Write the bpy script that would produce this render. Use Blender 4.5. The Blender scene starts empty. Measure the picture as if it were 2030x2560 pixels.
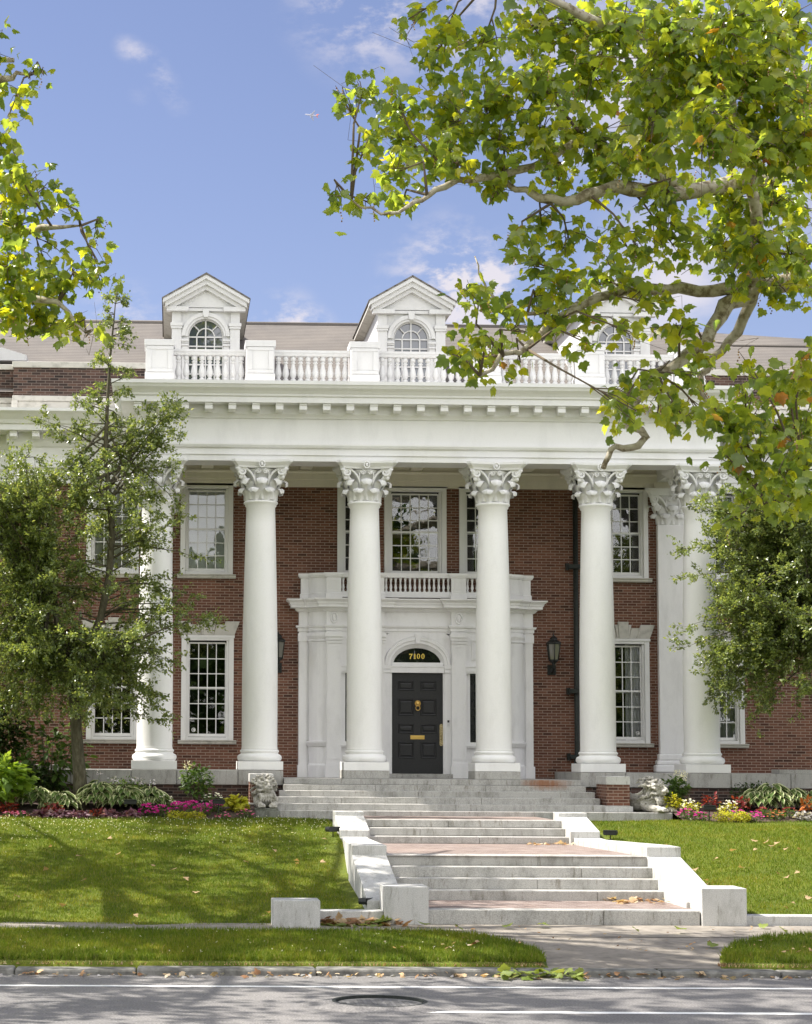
import bpy, math, random
import numpy as np
from mathutils import Vector, Matrix
sc = bpy.context.scene
COL = sc.collection
R = math.radians
rnd = random.Random(7)

# ------------------------------------------------------------ camera
cam = bpy.data.cameras.new('camera')
co = bpy.data.objects.new('camera', cam); COL.objects.link(co); sc.camera = co
yaw, pitch, roll = 0.0239129, 0.0858740, -0.0070360
fwd = Vector((math.sin(yaw)*math.cos(pitch), math.cos(yaw)*math.cos(pitch), math.sin(pitch)))
rt = Vector((math.cos(yaw), -math.sin(yaw), 0)); up = rt.cross(fwd)
r2 = rt*math.cos(roll) - up*math.sin(roll); u2 = rt*math.sin(roll) + up*math.cos(roll)
co.matrix_world = Matrix(((r2.x, u2.x, -fwd.x, -5.744), (r2.y, u2.y, -fwd.y, -43.034), (r2.z, u2.z, -fwd.z, .25), (0, 0, 0, 1)))
cam.sensor_fit = 'VERTICAL'; cam.sensor_height = 36
cam.lens = 4826.63/2560*36
cam.shift_x = (1015-546.85)/2560; cam.shift_y = (1479.75-1280)/2560
cam.clip_end = 20000; cam.clip_start = .5

# ------------------------------------------------------------ light: sun behind the left end of the front, open sky
SUN_EL, SUN_AZ = R(53), R(280)
sdir = Vector((math.sin(SUN_AZ)*math.cos(SUN_EL), math.cos(SUN_AZ)*math.cos(SUN_EL), math.sin(SUN_EL)))
sl = bpy.data.lights.new('sun', 'SUN'); sl.energy = 5.0; sl.angle = R(.53); sl.color = (1, .95, .86)
so = bpy.data.objects.new('sun', sl); COL.objects.link(so)
so.rotation_euler = sdir.to_track_quat('Z', 'Y').to_euler(); so.location = (-30, 10, 40)
W = bpy.data.worlds.new('World'); sc.world = W; W.use_nodes = True
def world():
    nt = W.node_tree; N = nt.nodes; L = nt.links
    bg = N['Background']
    sky = N.new('ShaderNodeTexSky'); sky.sky_type = 'NISHITA'; sky.sun_disc = False
    sky.sun_elevation = SUN_EL; sky.sun_rotation = SUN_AZ; sky.air_density = 1.0; sky.dust_density = .6; sky.ozone_density = 2.2
    tc = N.new('ShaderNodeTexCoord')
    def math_(op, a, b=None, clamp=False):
        m = N.new('ShaderNodeMath'); m.operation = op; m.use_clamp = clamp
        for i, v in enumerate((a, b)):
            if v is None: continue
            if isinstance(v, (int, float)): m.inputs[i].default_value = v
            else: L.new(v, m.inputs[i])
        return m.outputs[0]
    def noise(scale, detail, sx=1, sy=1, sz=1, rough=.55):
        mp = N.new('ShaderNodeMapping'); mp.inputs['Scale'].default_value = (sx, sy, sz); L.new(tc.outputs['Generated'], mp.inputs[0])
        n = N.new('ShaderNodeTexNoise'); n.inputs['Scale'].default_value = scale; n.inputs['Detail'].default_value = detail; n.inputs['Roughness'].default_value = rough
        L.new(mp.outputs[0], n.inputs['Vector']); return n.outputs['Fac']
    def smooth(v, a, b):
        m = N.new('ShaderNodeMapRange'); m.interpolation_type = 'SMOOTHSTEP'; L.new(v, m.inputs[0])
        m.inputs[1].default_value = a; m.inputs[2].default_value = b; return m.outputs[0]
    nz = N.new('ShaderNodeSeparateXYZ'); L.new(tc.outputs['Generated'], nz.inputs[0])
    fine = noise(42, 9, 1, 1, 1.8, .62); wisp = noise(9, 6, 1, 1, 2.2)
    # small clouds at fixed directions of the sky: (x, y, z, radius, strength)
    tot = None
    def spot(x, y, z, rad, k, tex, t0, t1):
        v = Vector((x, y, z)).normalized()
        d = N.new('ShaderNodeVectorMath'); d.operation = 'DISTANCE'; L.new(tc.outputs['Generated'], d.inputs[0]); d.inputs[1].default_value = v
        s = smooth(d.outputs['Value'], rad, 0)
        return math_('MULTIPLY', math_('MULTIPLY', s, smooth(tex, t0, t1)), k)
    for a in CLOUDS:
        s = spot(*a[:5], fine if a[5] else wisp, .3 if a[3] < .012 else .42, .68)
        tot = s if tot is None else math_('ADD', tot, s)
    # cloud bank added out of view behind the camera, as fill for the shaded front
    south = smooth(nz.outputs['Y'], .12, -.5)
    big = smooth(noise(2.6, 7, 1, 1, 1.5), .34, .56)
    fill_mask = math_('MULTIPLY', south, big)
    mixg = N.new('ShaderNodeMix'); mixg.data_type = 'RGBA'; mixg.blend_type = 'MULTIPLY'; mixg.inputs[0].default_value = 1
    L.new(sky.outputs[0], mixg.inputs[6]); mixg.inputs[7].default_value = SKY_TINT
    m1 = N.new('ShaderNodeMix'); m1.data_type = 'RGBA'; L.new(math_('MINIMUM', tot, .85), m1.inputs[0]); L.new(mixg.outputs[2], m1.inputs[6]); m1.inputs[7].default_value = (4.6, 4.3, 4.5, 1)
    m2 = N.new('ShaderNodeMix'); m2.data_type = 'RGBA'; L.new(fill_mask, m2.inputs[0]); L.new(m1.outputs[2], m2.inputs[6]); m2.inputs[7].default_value = FILL_CLOUD
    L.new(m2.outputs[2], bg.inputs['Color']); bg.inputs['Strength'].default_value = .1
SKY_TINT = (.88, .74, .79, 1)
FILL_CLOUD = (14.5, 14.4, 14.4, 1)  # brightness of the added cloud bank that fills the shade
CLOUDS = [  # seen above the roof
    (-.029, 1, .377, .008, .3, 1), (-.025, 1, .3755, .009, .4, 1), (-.02, 1, .373, .0085, .42, 1), (-.0155, 1, .3705, .0085, .45, 1), (-.012, 1, .367, .009, .45, 1), (-.009, 1, .3625, .0085, .42, 1), (-.006, 1, .3575, .009, .38, 1), (-.003, 1, .352, .009, .3, 1), (.001, 1, .346, .009, .2, 1), (-.02, 1, .352, .008, .15, 1), (.16, 1, .40, .06, .7, 1), (.24, 1, .38, .09, .7, 0), (.30, 1, .33, .1, .5, 0),
    (.1, 1, .405, .05, .9, 1), (.058, 1, .226, .026, .95, 1), (.07, 1, .222, .02, .8, 1), (-.03, 1, .227, .03, .8, 1), (.145, 1, .25, .045, 1.2, 1), (.165, 1, .24, .04, 1.1, 1), (.26, 1, .24, .06, .8, 0), (.52, 1, .22, .12, .6, 0), (.33, 1, .42, .12, .9, 0), (.5, 1, .4, .2, .9, 0)]
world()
sc.view_settings.view_transform = 'Standard'; sc.view_settings.look = 'None'; sc.view_settings.exposure = .97; sc.view_settings.gamma = 1
sc.view_settings.use_curve_mapping = False
sc.cycles.use_denoising = True
sc.cycles.max_bounces = 8; sc.cycles.transparent_max_bounces = 12

# ------------------------------------------------------------ helpers
def tag(o, label=None, cat=None, group=None, kind=None):
    if label: o['label'] = label
    if cat: o['category'] = cat
    if group: o['group'] = group
    if kind: o['kind'] = kind
    return o
def thing(name, label, cat, loc=(0, 0, 0), group=None):
    o = bpy.data.objects.new(name, None); COL.objects.link(o); o.location = loc; o.empty_display_size = .2
    return tag(o, label, cat, group)
def rootloc(p):
    l = Vector((0, 0, 0))
    while p is not None: l = l + p.location; p = p.parent
    return l
class MB:
    def __init__(s): s.v = []; s.f = []; s.sm = []
    def add(s, vs, fs, smooth=False):
        n = len(s.v); s.v += [tuple(v) for v in vs]; s.f += [tuple(i+n for i in f) for f in fs]; s.sm += [smooth]*len(fs); return s
    def box(s, x0, x1, y0, y1, z0, z1):
        return s.add([(x0, y0, z0), (x1, y0, z0), (x1, y1, z0), (x0, y1, z0), (x0, y0, z1), (x1, y0, z1), (x1, y1, z1), (x0, y1, z1)],
              [(0, 3, 2, 1), (4, 5, 6, 7), (0, 1, 5, 4), (1, 2, 6, 5), (2, 3, 7, 6), (3, 0, 4, 7)])
    def cbox(s, x, y, z, sx, sy, sz): return s.box(x-sx/2, x+sx/2, y-sy/2, y+sy/2, z-sz/2, z+sz/2)
    def prism(s, poly, a, b, ax='y'):   # poly in the plane across ax, counter-clockwise seen from -ax for y
        n = len(poly)
        def P(p, t): return (p[0], t, p[1]) if ax == 'y' else ((t, p[0], p[1]) if ax == 'x' else (p[0], p[1], t))
        vs = [P(p, a) for p in poly]+[P(p, b) for p in poly]
        return s.add(vs, [tuple(range(n)), tuple(range(2*n-1, n-1, -1))]+[(i, i+n, (i+1) % n+n, (i+1) % n) for i in range(n)])
    def lathe(s, prof, c=(0, 0, 0), seg=32, smooth=True, sx=1, sy=1):
        vs = []; fs = []
        for r, z in prof:
            for k in range(seg):
                a = 2*math.pi*k/seg; vs.append((c[0]+r*sx*math.cos(a), c[1]+r*sy*math.sin(a), c[2]+z))
        for i in range(len(prof)-1):
            for k in range(seg):
                k2 = (k+1) % seg; fs.append((i*seg+k, i*seg+k2, (i+1)*seg+k2, (i+1)*seg+k))
        fs2 = [tuple(range(seg-1, -1, -1)), tuple((len(prof)-1)*seg+k for k in range(seg))]
        n = len(s.v); s.add(vs, fs, smooth); s.f += [tuple(i+n for i in f) for f in fs2]; s.sm += [False, False]; return s
    def sweep(s, prof, path, closed=False, smooth=False, cap=True):   # prof [(d,z)], d outwards = to the right-hand side of the path going forward
        n = len(path); m = len(prof); vs = []; fs = []
        for i in range(n):
            p = Vector(path[i]); q0 = Vector(path[i-1]) if (i > 0 or closed) else None; q1 = Vector(path[(i+1) % n]) if (i < n-1 or closed) else None
            d0 = (p-q0).normalized() if q0 is not None else None; d1 = (q1-p).normalized() if q1 is not None else None
            if d0 is None: d0 = d1
            if d1 is None: d1 = d0
            n0 = Vector((d0.y, -d0.x)); n1 = Vector((d1.y, -d1.x)); nn = (n0+n1)
            nn = nn/max(.2, (1+n0.dot(n1)))
            for d, z in prof: vs.append((p.x+nn.x*d, p.y+nn.y*d, z))
        for i in range(n if closed else n-1):
            for j in range(m-1):
                a = i*m+j; b = ((i+1) % n)*m+j; fs.append((a, b, b+1, a+1))
        s.add(vs, fs, smooth)
        if cap and not closed:
            k = len(s.v)-n*m; s.f += [tuple(k+j for j in range(m)), tuple(k+(n-1)*m+j for j in range(m-1, -1, -1))]; s.sm += [False, False]
        return s
    def tube(s, pts, rad, seg=8, smooth=True, cap=True):
        pts = [Vector(p) for p in pts]; n = len(pts); rad = rad if hasattr(rad, '__len__') else [rad]*n
        u = None; vs = []; fs = []
        for i in range(n):
            t = (pts[min(i+1, n-1)]-pts[max(i-1, 0)])
            t = t.normalized() if t.length > 1e-9 else Vector((0, 0, 1))
            if u is None:
                u = t.cross(Vector((0, 0, 1)) if abs(t.z) < .9 else Vector((1, 0, 0))).normalized()
            u = (u-t*u.dot(t)); u = u.normalized() if u.length > 1e-6 else t.orthogonal().normalized()
            w = t.cross(u)
            for k in range(seg):
                a = 2*math.pi*k/seg; vs.append(pts[i]+(u*math.cos(a)+w*math.sin(a))*rad[i])
        for i in range(n-1):
            for k in range(seg): k2 = (k+1) % seg; fs.append((i*seg+k, i*seg+k2, (i+1)*seg+k2, (i+1)*seg+k))
        s.add(vs, fs, smooth)
        if cap:
            b = len(s.v)-n*seg; s.f += [tuple(b+k for k in range(seg-1, -1, -1)), tuple(b+(n-1)*seg+k for k in range(seg))]; s.sm += [False, False]
        return s
    def ball(s, c, rx, ry=None, rz=None, seg=12, rings=8, rot=None):
        ry = ry or rx; rz = rz or rx; vs = []; fs = []
        for i in range(rings+1):
            t = math.pi*i/rings
            for k in range(seg):
                a = 2*math.pi*k/seg; v = Vector((rx*math.sin(t)*math.cos(a), ry*math.sin(t)*math.sin(a), -rz*math.cos(t)))
                if rot: v = rot @ v
                vs.append(Vector(c)+v)
        for i in range(rings):
            for k in range(seg): k2 = (k+1) % seg; fs.append((i*seg+k, i*seg+k2, (i+1)*seg+k2, (i+1)*seg+k))
        return s.add(vs, fs, True)
    def xf(s, fn, start=0): s.v[start:] = [tuple(fn(Vector(v))) for v in s.v[start:]]; return s
    def build(s, name, mat, parent=None, bevel=0, weld=False, solid=0):
        o = from_lists(name, s.v, s.f, mat, parent, s.sm)
        if bevel:
            b = o.modifiers.new('bevel', 'BEVEL'); b.width = bevel; b.segments = 2; b.limit_method = 'ANGLE'; b.angle_limit = R(40)
        if solid:
            b = o.modifiers.new('solid', 'SOLIDIFY'); b.thickness = solid; b.offset = 0
        return o
def boxuv(me):
    n = len(me.loops)
    if not n: return
    co_ = np.empty(len(me.vertices)*3, 'f4'); me.vertices.foreach_get('co', co_); co_ = co_.reshape(-1, 3)
    vi = np.empty(n, 'i4'); me.loops.foreach_get('vertex_index', vi)
    npoly = len(me.polygons); nr = np.empty(npoly*3, 'f4'); me.polygons.foreach_get('normal', nr); nr = np.abs(nr.reshape(-1, 3))
    lt = np.empty(npoly, 'i4'); me.polygons.foreach_get('loop_total', lt)
    ax = np.repeat(np.argmax(nr*np.array([1, 1, 1.02]), 1), lt)
    c = co_[vi]; uv = np.empty((n, 2), 'f4')
    uv[:, 0] = np.where(ax == 0, c[:, 1], c[:, 0]); uv[:, 1] = np.where(ax == 2, c[:, 1], c[:, 2])
    me.uv_layers.new(name='UV').data.foreach_set('uv', uv.ravel())
def from_lists(name, vs, fs, mat, parent=None, sm=None):
    me = bpy.data.meshes.new(name)
    off = rootloc(parent)
    me.from_pydata([(v[0]-off.x, v[1]-off.y, v[2]-off.z) for v in vs], [], fs)
    if sm is not None and len(sm) == len(me.polygons): me.polygons.foreach_set('use_smooth', sm)
    boxuv(me); me.materials.append(mat); me.update()
    o = bpy.data.objects.new(name, me); COL.objects.link(o); o.parent = parent
    return o
def from_np(name, V, F, mat, parent=None, smooth=False):
    off = np.array(rootloc(parent), 'f4'); V = np.asarray(V, 'f4')-off; F = np.asarray(F, 'i4')
    me = bpy.data.meshes.new(name); me.vertices.add(len(V)); me.vertices.foreach_set('co', V.ravel())
    k = F.shape[1]; me.loops.add(F.size); me.loops.foreach_set('vertex_index', F.ravel())
    me.polygons.add(len(F)); me.polygons.foreach_set('loop_start', np.arange(0, F.size, k, dtype='i4'))
    if smooth: me.polygons.foreach_set('use_smooth', np.ones(len(F), bool))
    me.update(calc_edges=True); me.validate()
    me.materials.append(mat); o = bpy.data.objects.new(name, me); COL.objects.link(o); o.parent = parent
    return o
def dup(o, loc, parent=None, label=None):   # a copy of a part or thing with its children
    c = o.copy(); COL.objects.link(c); c.location = loc; c.parent = parent
    if label: c['label'] = label
    for ch in list(o.children):
        d = ch.copy(); COL.objects.link(d); d.parent = c
        for g in list(ch.children):
            e = g.copy(); COL.objects.link(e); e.parent = d
    return c

# ------------------------------------------------------------ materials
def mat(name):
    m = bpy.data.materials.new(name); m.use_nodes = True; nt = m.node_tree
    return m, nt.nodes, nt.links, nt.nodes['Principled BSDF']
def rgb(c): return (c[0], c[1], c[2], 1)
def noise_node(N, L, scale, detail=4, rough=.6, coord='Object', stretch=None):
    tc = N.new('ShaderNodeTexCoord'); n = N.new('ShaderNodeTexNoise'); n.inputs['Scale'].default_value = scale; n.inputs['Detail'].default_value = detail; n.inputs['Roughness'].default_value = rough
    if stretch:
        mp = N.new('ShaderNodeMapping'); mp.inputs['Scale'].default_value = stretch; L.new(tc.outputs[coord], mp.inputs[0]); L.new(mp.outputs[0], n.inputs['Vector'])
    else: L.new(tc.outputs[coord], n.inputs['Vector'])
    return n.outputs['Fac']
def ramp(N, L, fac, stops):
    r = N.new('ShaderNodeValToRGB'); e = r.color_ramp.elements
    while len(e) < len(stops): e.new(.5)
    for i, (p, c) in enumerate(stops): e[i].position = p; e[i].color = rgb(c)
    L.new(fac, r.inputs[0]); return r.outputs[0]
def mixc(N, L, fac, a, b, mode='MIX'):
    m = N.new('ShaderNodeMix'); m.data_type = 'RGBA'; m.blend_type = mode
    for i, v in ((0, fac), (6, a), (7, b)):
        if isinstance(v, (int, float)): m.inputs[i].default_value = v
        elif isinstance(v, tuple): m.inputs[i].default_value = rgb(v)
        else: L.new(v, m.inputs[i])
    return m.outputs[2]
def bump(N, L, h, p, strength=.3, dist=.01):
    b = N.new('ShaderNodeBump'); b.inputs['Strength'].default_value = strength; b.inputs['Distance'].default_value = dist
    L.new(h, b.inputs['Height']); L.new(b.outputs[0], p.inputs['Normal'])
def m_plain(name, c, rough=.6, metal=0, spec=.4):
    m, N, L, p = mat(name); p.inputs['Base Color'].default_value = rgb(c); p.inputs['Roughness'].default_value = rough; p.inputs['Metallic'].default_value = metal
    p.inputs['Specular IOR Level'].default_value = spec; return m
def m_noise(name, stops, scale, rough=.8, detail=5, b=.0, bd=.01, stretch=None, scale2=None, stops2=None, spec=.3):
    m, N, L, p = mat(name); f = noise_node(N, L, scale, detail, .62, stretch=stretch); c = ramp(N, L, f, stops)
    if scale2:
        f2 = noise_node(N, L, scale2, 4); c = mixc(N, L, 1.0, c, ramp(N, L, f2, stops2), 'MULTIPLY')
    L.new(c, p.inputs['Base Color']); p.inputs['Roughness'].default_value = rough; p.inputs['Specular IOR Level'].default_value = spec
    if b: bump(N, L, f, p, b, bd)
    return m
def m_white(name, c=(.73, .725, .725), dirt=.1, scale=2.2, rough=.45):
    return m_noise(name, [(.25, tuple(x*(1-dirt) for x in c)), (.5, c), (1, c)], scale, rough, 6, .05, .004, stretch=(1, 1, .35), scale2=40, stops2=[(.2, (.95, .95, .94)), (.55, (1, 1, 1))])
def m_brick(name, tones, mortar, bw=.215, rh=.0655, msize=.011):
    m, N, L, p = mat(name)
    tc = N.new('ShaderNodeTexCoord'); b = N.new('ShaderNodeTexBrick'); L.new(tc.outputs['UV'], b.inputs['Vector'])
    b.inputs['Scale'].default_value = 1; b.inputs['Brick Width'].default_value = bw; b.inputs['Row Height'].default_value = rh
    b.inputs['Mortar Size'].default_value = msize/2; b.inputs['Mortar Smooth'].default_value = .15; b.inputs['Bias'].default_value = 0
    b.inputs['Color1'].default_value = (0, 0, 0, 1); b.inputs['Color2'].default_value = (1, 1, 1, 1); b.inputs['Mortar'].default_value = (.5, .5, .5, 1)
    col = ramp(N, L, b.outputs['Color'], tones)
    f = noise_node(N, L, 60, 4); col = mixc(N, L, 1, col, ramp(N, L, f, [(.25, (.72, .72, .72)), (.7, (1.15, 1.15, 1.15))]), 'MULTIPLY')
    g = noise_node(N, L, .9, 5); col = mixc(N, L, 1, col, ramp(N, L, g, [(.3, (.78, .78, .8)), (.65, (1.1, 1.08, 1.05))]), 'MULTIPLY')
    col = mixc(N, L, b.outputs['Fac'], col, mortar); L.new(col, p.inputs['Base Color'])
    p.inputs['Roughness'].default_value = .85; p.inputs['Specular IOR Level'].default_value = .2
    inv = N.new('ShaderNodeMath'); inv.operation = 'SUBTRACT'; inv.inputs[0].default_value = 1; L.new(b.outputs['Fac'], inv.inputs[1])
    bump(N, L, inv.outputs[0], p, .5, .008); return m
def m_granite(name, c=(.41, .4, .38), speck=.35, stain=.25, rust=False):
    m, N, L, p = mat(name)
    f = noise_node(N, L, 90, 3, .6); col = ramp(N, L, f, [(.3, tuple(x*(1-speck) for x in c)), (.5, c), (.72, tuple(min(.8, x*(1+speck)) for x in c))])
    g = noise_node(N, L, 3.2, 6, .7, stretch=(1, 1, .45)); col = mixc(N, L, 1, col, ramp(N, L, g, [(.3, (1-stain*1.6, 1-stain*1.6, 1-stain*1.7)), (.52, (1, 1, 1)), (.8, (1.06, 1.05, 1.04))]), 'MULTIPLY')
    h = noise_node(N, L, 14, 6, .7, stretch=(1, 1, .22)); col = mixc(N, L, 1, col, ramp(N, L, h, [(.3, (.55, .52, .47)), (.45, (1, 1, 1))]), 'MULTIPLY')
    if rust:   # iron stain under the downspout
        tc = N.new('ShaderNodeTexCoord'); mp = N.new('ShaderNodeMapping'); mp.inputs['Location'].default_value = rust; mp.inputs['Scale'].default_value = (1.2, .8, 4)
        L.new(tc.outputs['Object'], mp.inputs[0]); gr = N.new('ShaderNodeTexGradient'); gr.gradient_type = 'SPHERICAL'; L.new(mp.outputs[0], gr.inputs[0])
        st = noise_node(N, L, 7, 5, .75, stretch=(1, .3, .12)); mm = N.new('ShaderNodeMath'); mm.operation = 'MULTIPLY'; L.new(gr.outputs['Fac'], mm.inputs[0]); L.new(st, mm.inputs[1])
        col = mixc(N, L, ramp(N, L, mm.outputs[0], [(.14, (0, 0, 0)), (.38, (.85, .85, .85))]), col, (.25, .1, .035))
    L.new(col, p.inputs['Base Color']); p.inputs['Roughness'].default_value = .75; p.inputs['Specular IOR Level'].default_value = .3
    bump(N, L, f, p, .15, .003); return m
def m_leaf(name, cols, trans=.5, rough=.45, gloss=.35, tk=2.1, patch=False):
    m, N, L, p = mat(name)
    ge = N.new('ShaderNodeNewGeometry'); c = ramp(N, L, ge.outputs['Random Per Island'], cols)
    f = noise_node(N, L, 9, 3); c = mixc(N, L, 1, c, ramp(N, L, f, [(.3, (.8, .82, .8)), (.7, (1.15, 1.12, 1.1))]), 'MULTIPLY')
    if patch: c = mixc(N, L, 1, c, ramp(N, L, noise_node(N, L, .8, 5, .65), [(.32, (.72, .8, .85)), (.5, (1, 1, 1)), (.68, (1.38, 1.14, 1.2))]), 'MULTIPLY')
    L.new(c, p.inputs['Base Color']); p.inputs['Roughness'].default_value = rough; p.inputs['Specular IOR Level'].default_value = gloss
    t = N.new('ShaderNodeBsdfTranslucent'); L.new(mixc(N, L, 1, c, (tk*1.12, tk, tk*.5), 'MULTIPLY'), t.inputs[0])
    x = N.new('ShaderNodeMixShader'); x.inputs[0].default_value = trans; L.new(p.outputs[0], x.inputs[1]); L.new(t.outputs[0], x.inputs[2])
    L.new(x.outputs[0], N['Material Output'].inputs[0]); return m
def m_glass(name, tint=(.95, .965, .965), ior=1.75, dark=None):
    m, N, L, p = mat(name)
    fr = N.new('ShaderNodeFresnel'); fr.inputs[0].default_value = ior
    tr = N.new('ShaderNodeBsdfTransparent'); tr.inputs[0].default_value = rgb(tint)
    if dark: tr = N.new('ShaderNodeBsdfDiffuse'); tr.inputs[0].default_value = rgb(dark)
    gl = N.new('ShaderNodeBsdfGlossy'); gl.inputs['Roughness'].default_value = .015
    f = noise_node(N, L, 2.3, 2); b = N.new('ShaderNodeBump'); b.inputs['Strength'].default_value = .05; b.inputs['Distance'].default_value = .03; L.new(f, b.inputs['Height']); L.new(b.outputs[0], gl.inputs['Normal'])
    x = N.new('ShaderNodeMixShader'); L.new(fr.outputs[0], x.inputs[0]); L.new(tr.outputs[0], x.inputs[1]); L.new(gl.outputs[0], x.inputs[2])
    L.new(x.outputs[0], N['Material Output'].inputs[0]); return m
M = {}
M['white'] = m_white('white_paint'); M['white2'] = m_white('aged_white_paint', (.82, .81, .815), .13, 3.5); M['white3'] = m_white('column_paint', (.82, .815, .81), .09, 2.6)
M['white4'] = m_white('toned_down_white_paint', (.6, .597, .6), .14, 3)  # same white, toned down against strong sky light on balustrade and dormers
M['cream'] = m_white('porch_ceiling_paint', (.7, .66, .58), .12, 2)
M['brick'] = m_brick('red_brick', [(0, (.07, .035, .026)), (.12, (.125, .056, .039)), (.65, (.162, .073, .05)), (1, (.2, .098, .067))], (.31, .24, .195), msize=.014)
M['brick2'] = m_brick('dark_brick', [(0, (.03, .023, .022)), (.4, (.065, .043, .037)), (.75, (.1, .058, .047)), (1, (.125, .075, .06))], (.2, .165, .145))
M['paver'] = m_brick('brick_paving', [(0, (.19, .14, .125)), (.5, (.245, .19, .17)), (1, (.3, .245, .225))], (.32, .285, .26), .2, .1, .01)
M['granite'] = m_granite('granite'); M['granite_rust'] = m_granite('granite_rust_stained', rust=(-3.0, -5.04, -7.75)); M['granite2'] = m_granite('pale_granite', (.5, .495, .48), .28, .2); M['granite3'] = m_granite('dark_mossy_granite', (.2, .205, .175), .3, .5)
M['lime'] = m_noise('limestone', [(.25, (.3, .29, .26)), (.5, (.5, .48, .44)), (1, (.56, .54, .5))], 5, .85, 6, .1)
M['statue'] = m_noise('weathered_stone', [(.25, (.07, .068, .05)), (.4, (.3, .285, .24)), (.56, (.47, .45, .41)), (1, (.58, .56, .52))], 10, .9, 8, .25, .01)
M['black'] = m_plain('black_metal', (.015, .017, .016), .45); M['iron'] = m_noise('weathered_black_iron', [(.3, (.012, .014, .013)), (.7, (.035, .04, .036))], 30, .55)
M['door'] = m_noise('black_door_paint', [(.3, (.016, .016, .017)), (.6, (.032, .032, .034)), (.85, (.075, .075, .08))], 90, .42, 4, .12, .004, stretch=(1, 1, .6))
M['brass'] = m_plain('brass', (.75, .5, .16), .3, 1); M['gold'] = m_plain('gold_leaf', (.8, .58, .1), .45, 0); M['brass2'] = m_noise('tarnished_brass', [(.3, (.2, .15, .06)), (.6, (.7, .58, .35))], 60, .35, 3)
M['brass2'].node_tree.nodes['Principled BSDF'].inputs['Metallic'].default_value = .8
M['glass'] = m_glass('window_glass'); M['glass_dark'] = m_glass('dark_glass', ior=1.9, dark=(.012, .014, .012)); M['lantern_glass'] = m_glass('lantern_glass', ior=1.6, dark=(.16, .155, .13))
M['dormer_glass'] = m_glass('dormer_glass', ior=2.1, dark=(.05, .06, .085))
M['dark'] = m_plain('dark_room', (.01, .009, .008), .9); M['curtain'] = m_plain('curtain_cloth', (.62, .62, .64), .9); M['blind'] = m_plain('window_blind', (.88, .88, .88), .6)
M['asphalt'] = m_noise('asphalt', [(.25, (.085, .083, .082)), (.5, (.18, .173, .168)), (.75, (.33, .32, .31))], 42, .85, 6, .25, .008, scale2=.7, stops2=[(.3, (.8, .8, .82)), (.7, (1.12, 1.1, 1.1))])
M['concrete'] = m_noise('concrete', [(.25, (.17, .15, .13)), (.5, (.27, .24, .205)), (.8, (.34, .305, .265))], 7, .85, 8, .1, .004, scale2=1.1, stops2=[(.3, (.8, .8, .8)), (.7, (1.1, 1.1, 1.1))])
M['kerb'] = m_noise('kerb_stone', [(.25, (.045, .043, .04)), (.5, (.17, .165, .15)), (.8, (.36, .35, .33))], 5, .85, 7, .3, .02)
M['lid'] = m_noise('worn_iron_lid', [(.3, (.09, .088, .088)), (.6, (.17, .165, .165))], 20, .6, 5)
M['line'] = m_noise('road_line_paint', [(.25, (.35, .35, .35)), (.42, (.75, .75, .74)), (1, (.8, .8, .79))], 16, .7, 7)
M['soil'] = m_noise('bark_mulch', [(.25, (.025, .017, .014)), (.5, (.075, .05, .042)), (.75, (.15, .11, .095))], 38, .95, 6, .6, .02)
M['turf'] = m_noise('turf', [(.25, (.05, .06, .009)), (.5, (.1, .13, .011)), (.75, (.155, .175, .02))], 26, .9, 7, .5, .03, scale2=.9, stops2=[(.3, (.7, .76, .8)), (.5, (1, 1, 1)), (.7, (1.3, 1.15, 1.05))])
M['grass'] = m_leaf('grass_blade', [(0, (.075, .125, .009)), (.45, (.12, .178, .013)), (.8, (.168, .215, .022)), (.97, (.22, .21, .05)), (1, (.34, .29, .14))], .25, .6, .15, patch=True)
M['shingle'] = m_brick('roof_shingle', [(0, (.172, .159, .147)), (.5, (.172, .159, .147)), (1, (.172, .159, .147))], (.085, .074, .066), 60, .13, .035)
M['bark'] = m_noise('tree_bark', [(.25, (.035, .032, .02)), (.5, (.085, .075, .05)), (.75, (.15, .14, .1))], 16, .9, 6, .6, .02, stretch=(1, 1, .4))
M['bark_syc'] = m_noise('sycamore_bark', [(.3, (.12, .095, .06)), (.42, (.23, .19, .13)), (.5, (.38, .34, .27)), (.75, (.52, .48, .4))], 9, .85, 7, .3, .01)
M['twig'] = m_plain('twig', (.13, .1, .07), .9)
M['syc'] = m_leaf('sycamore_leaf', [(0, (.08, .125, .034)), (.35, (.125, .175, .034)), (.7, (.18, .225, .032)), (.994, (.24, .25, .014)), (.997, (.25, .1, .03)), (1, (.2, .08, .03))], .55, .28, .8, 3.7)
M['holly'] = m_leaf('holly_leaf', [(0, (.085, .125, .045)), (.4, (.135, .185, .06)), (.8, (.185, .235, .075)), (1, (.25, .29, .11))], .42, .3, .7)
M['shrub_dark'] = m_leaf('dark_shrub_leaf', [(0, (.02, .04, .012)), (.5, (.035, .065, .018)), (1, (.06, .1, .025))], .3, .5)
M['shrub_lime'] = m_leaf('light_green_leaf', [(0, (.09, .16, .02)), (.6, (.14, .23, .03)), (1, (.2, .29, .05))], .45, .45)
M['mid_leaf'] = m_leaf('mid_green_leaf', [(0, (.04, .08, .02)), (.6, (.07, .13, .025)), (1, (.12, .19, .05))], .35, .45)
M['chart'] = m_leaf('chartreuse_leaf', [(0, (.3, .33, .02)), (.6, (.42, .42, .03)), (1, (.5, .48, .08))], .3, .6)
M['mag'] = m_leaf('magenta_petal', [(0, (.42, .012, .2)), (.6, (.6, .02, .32)), (1, (.72, .06, .45))], .3, .6)
M['pink'] = m_leaf('pink_petal', [(0, (.6, .05, .2)), (.6, (.7, .16, .32)), (1, (.8, .35, .45))], .3, .6)
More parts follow.
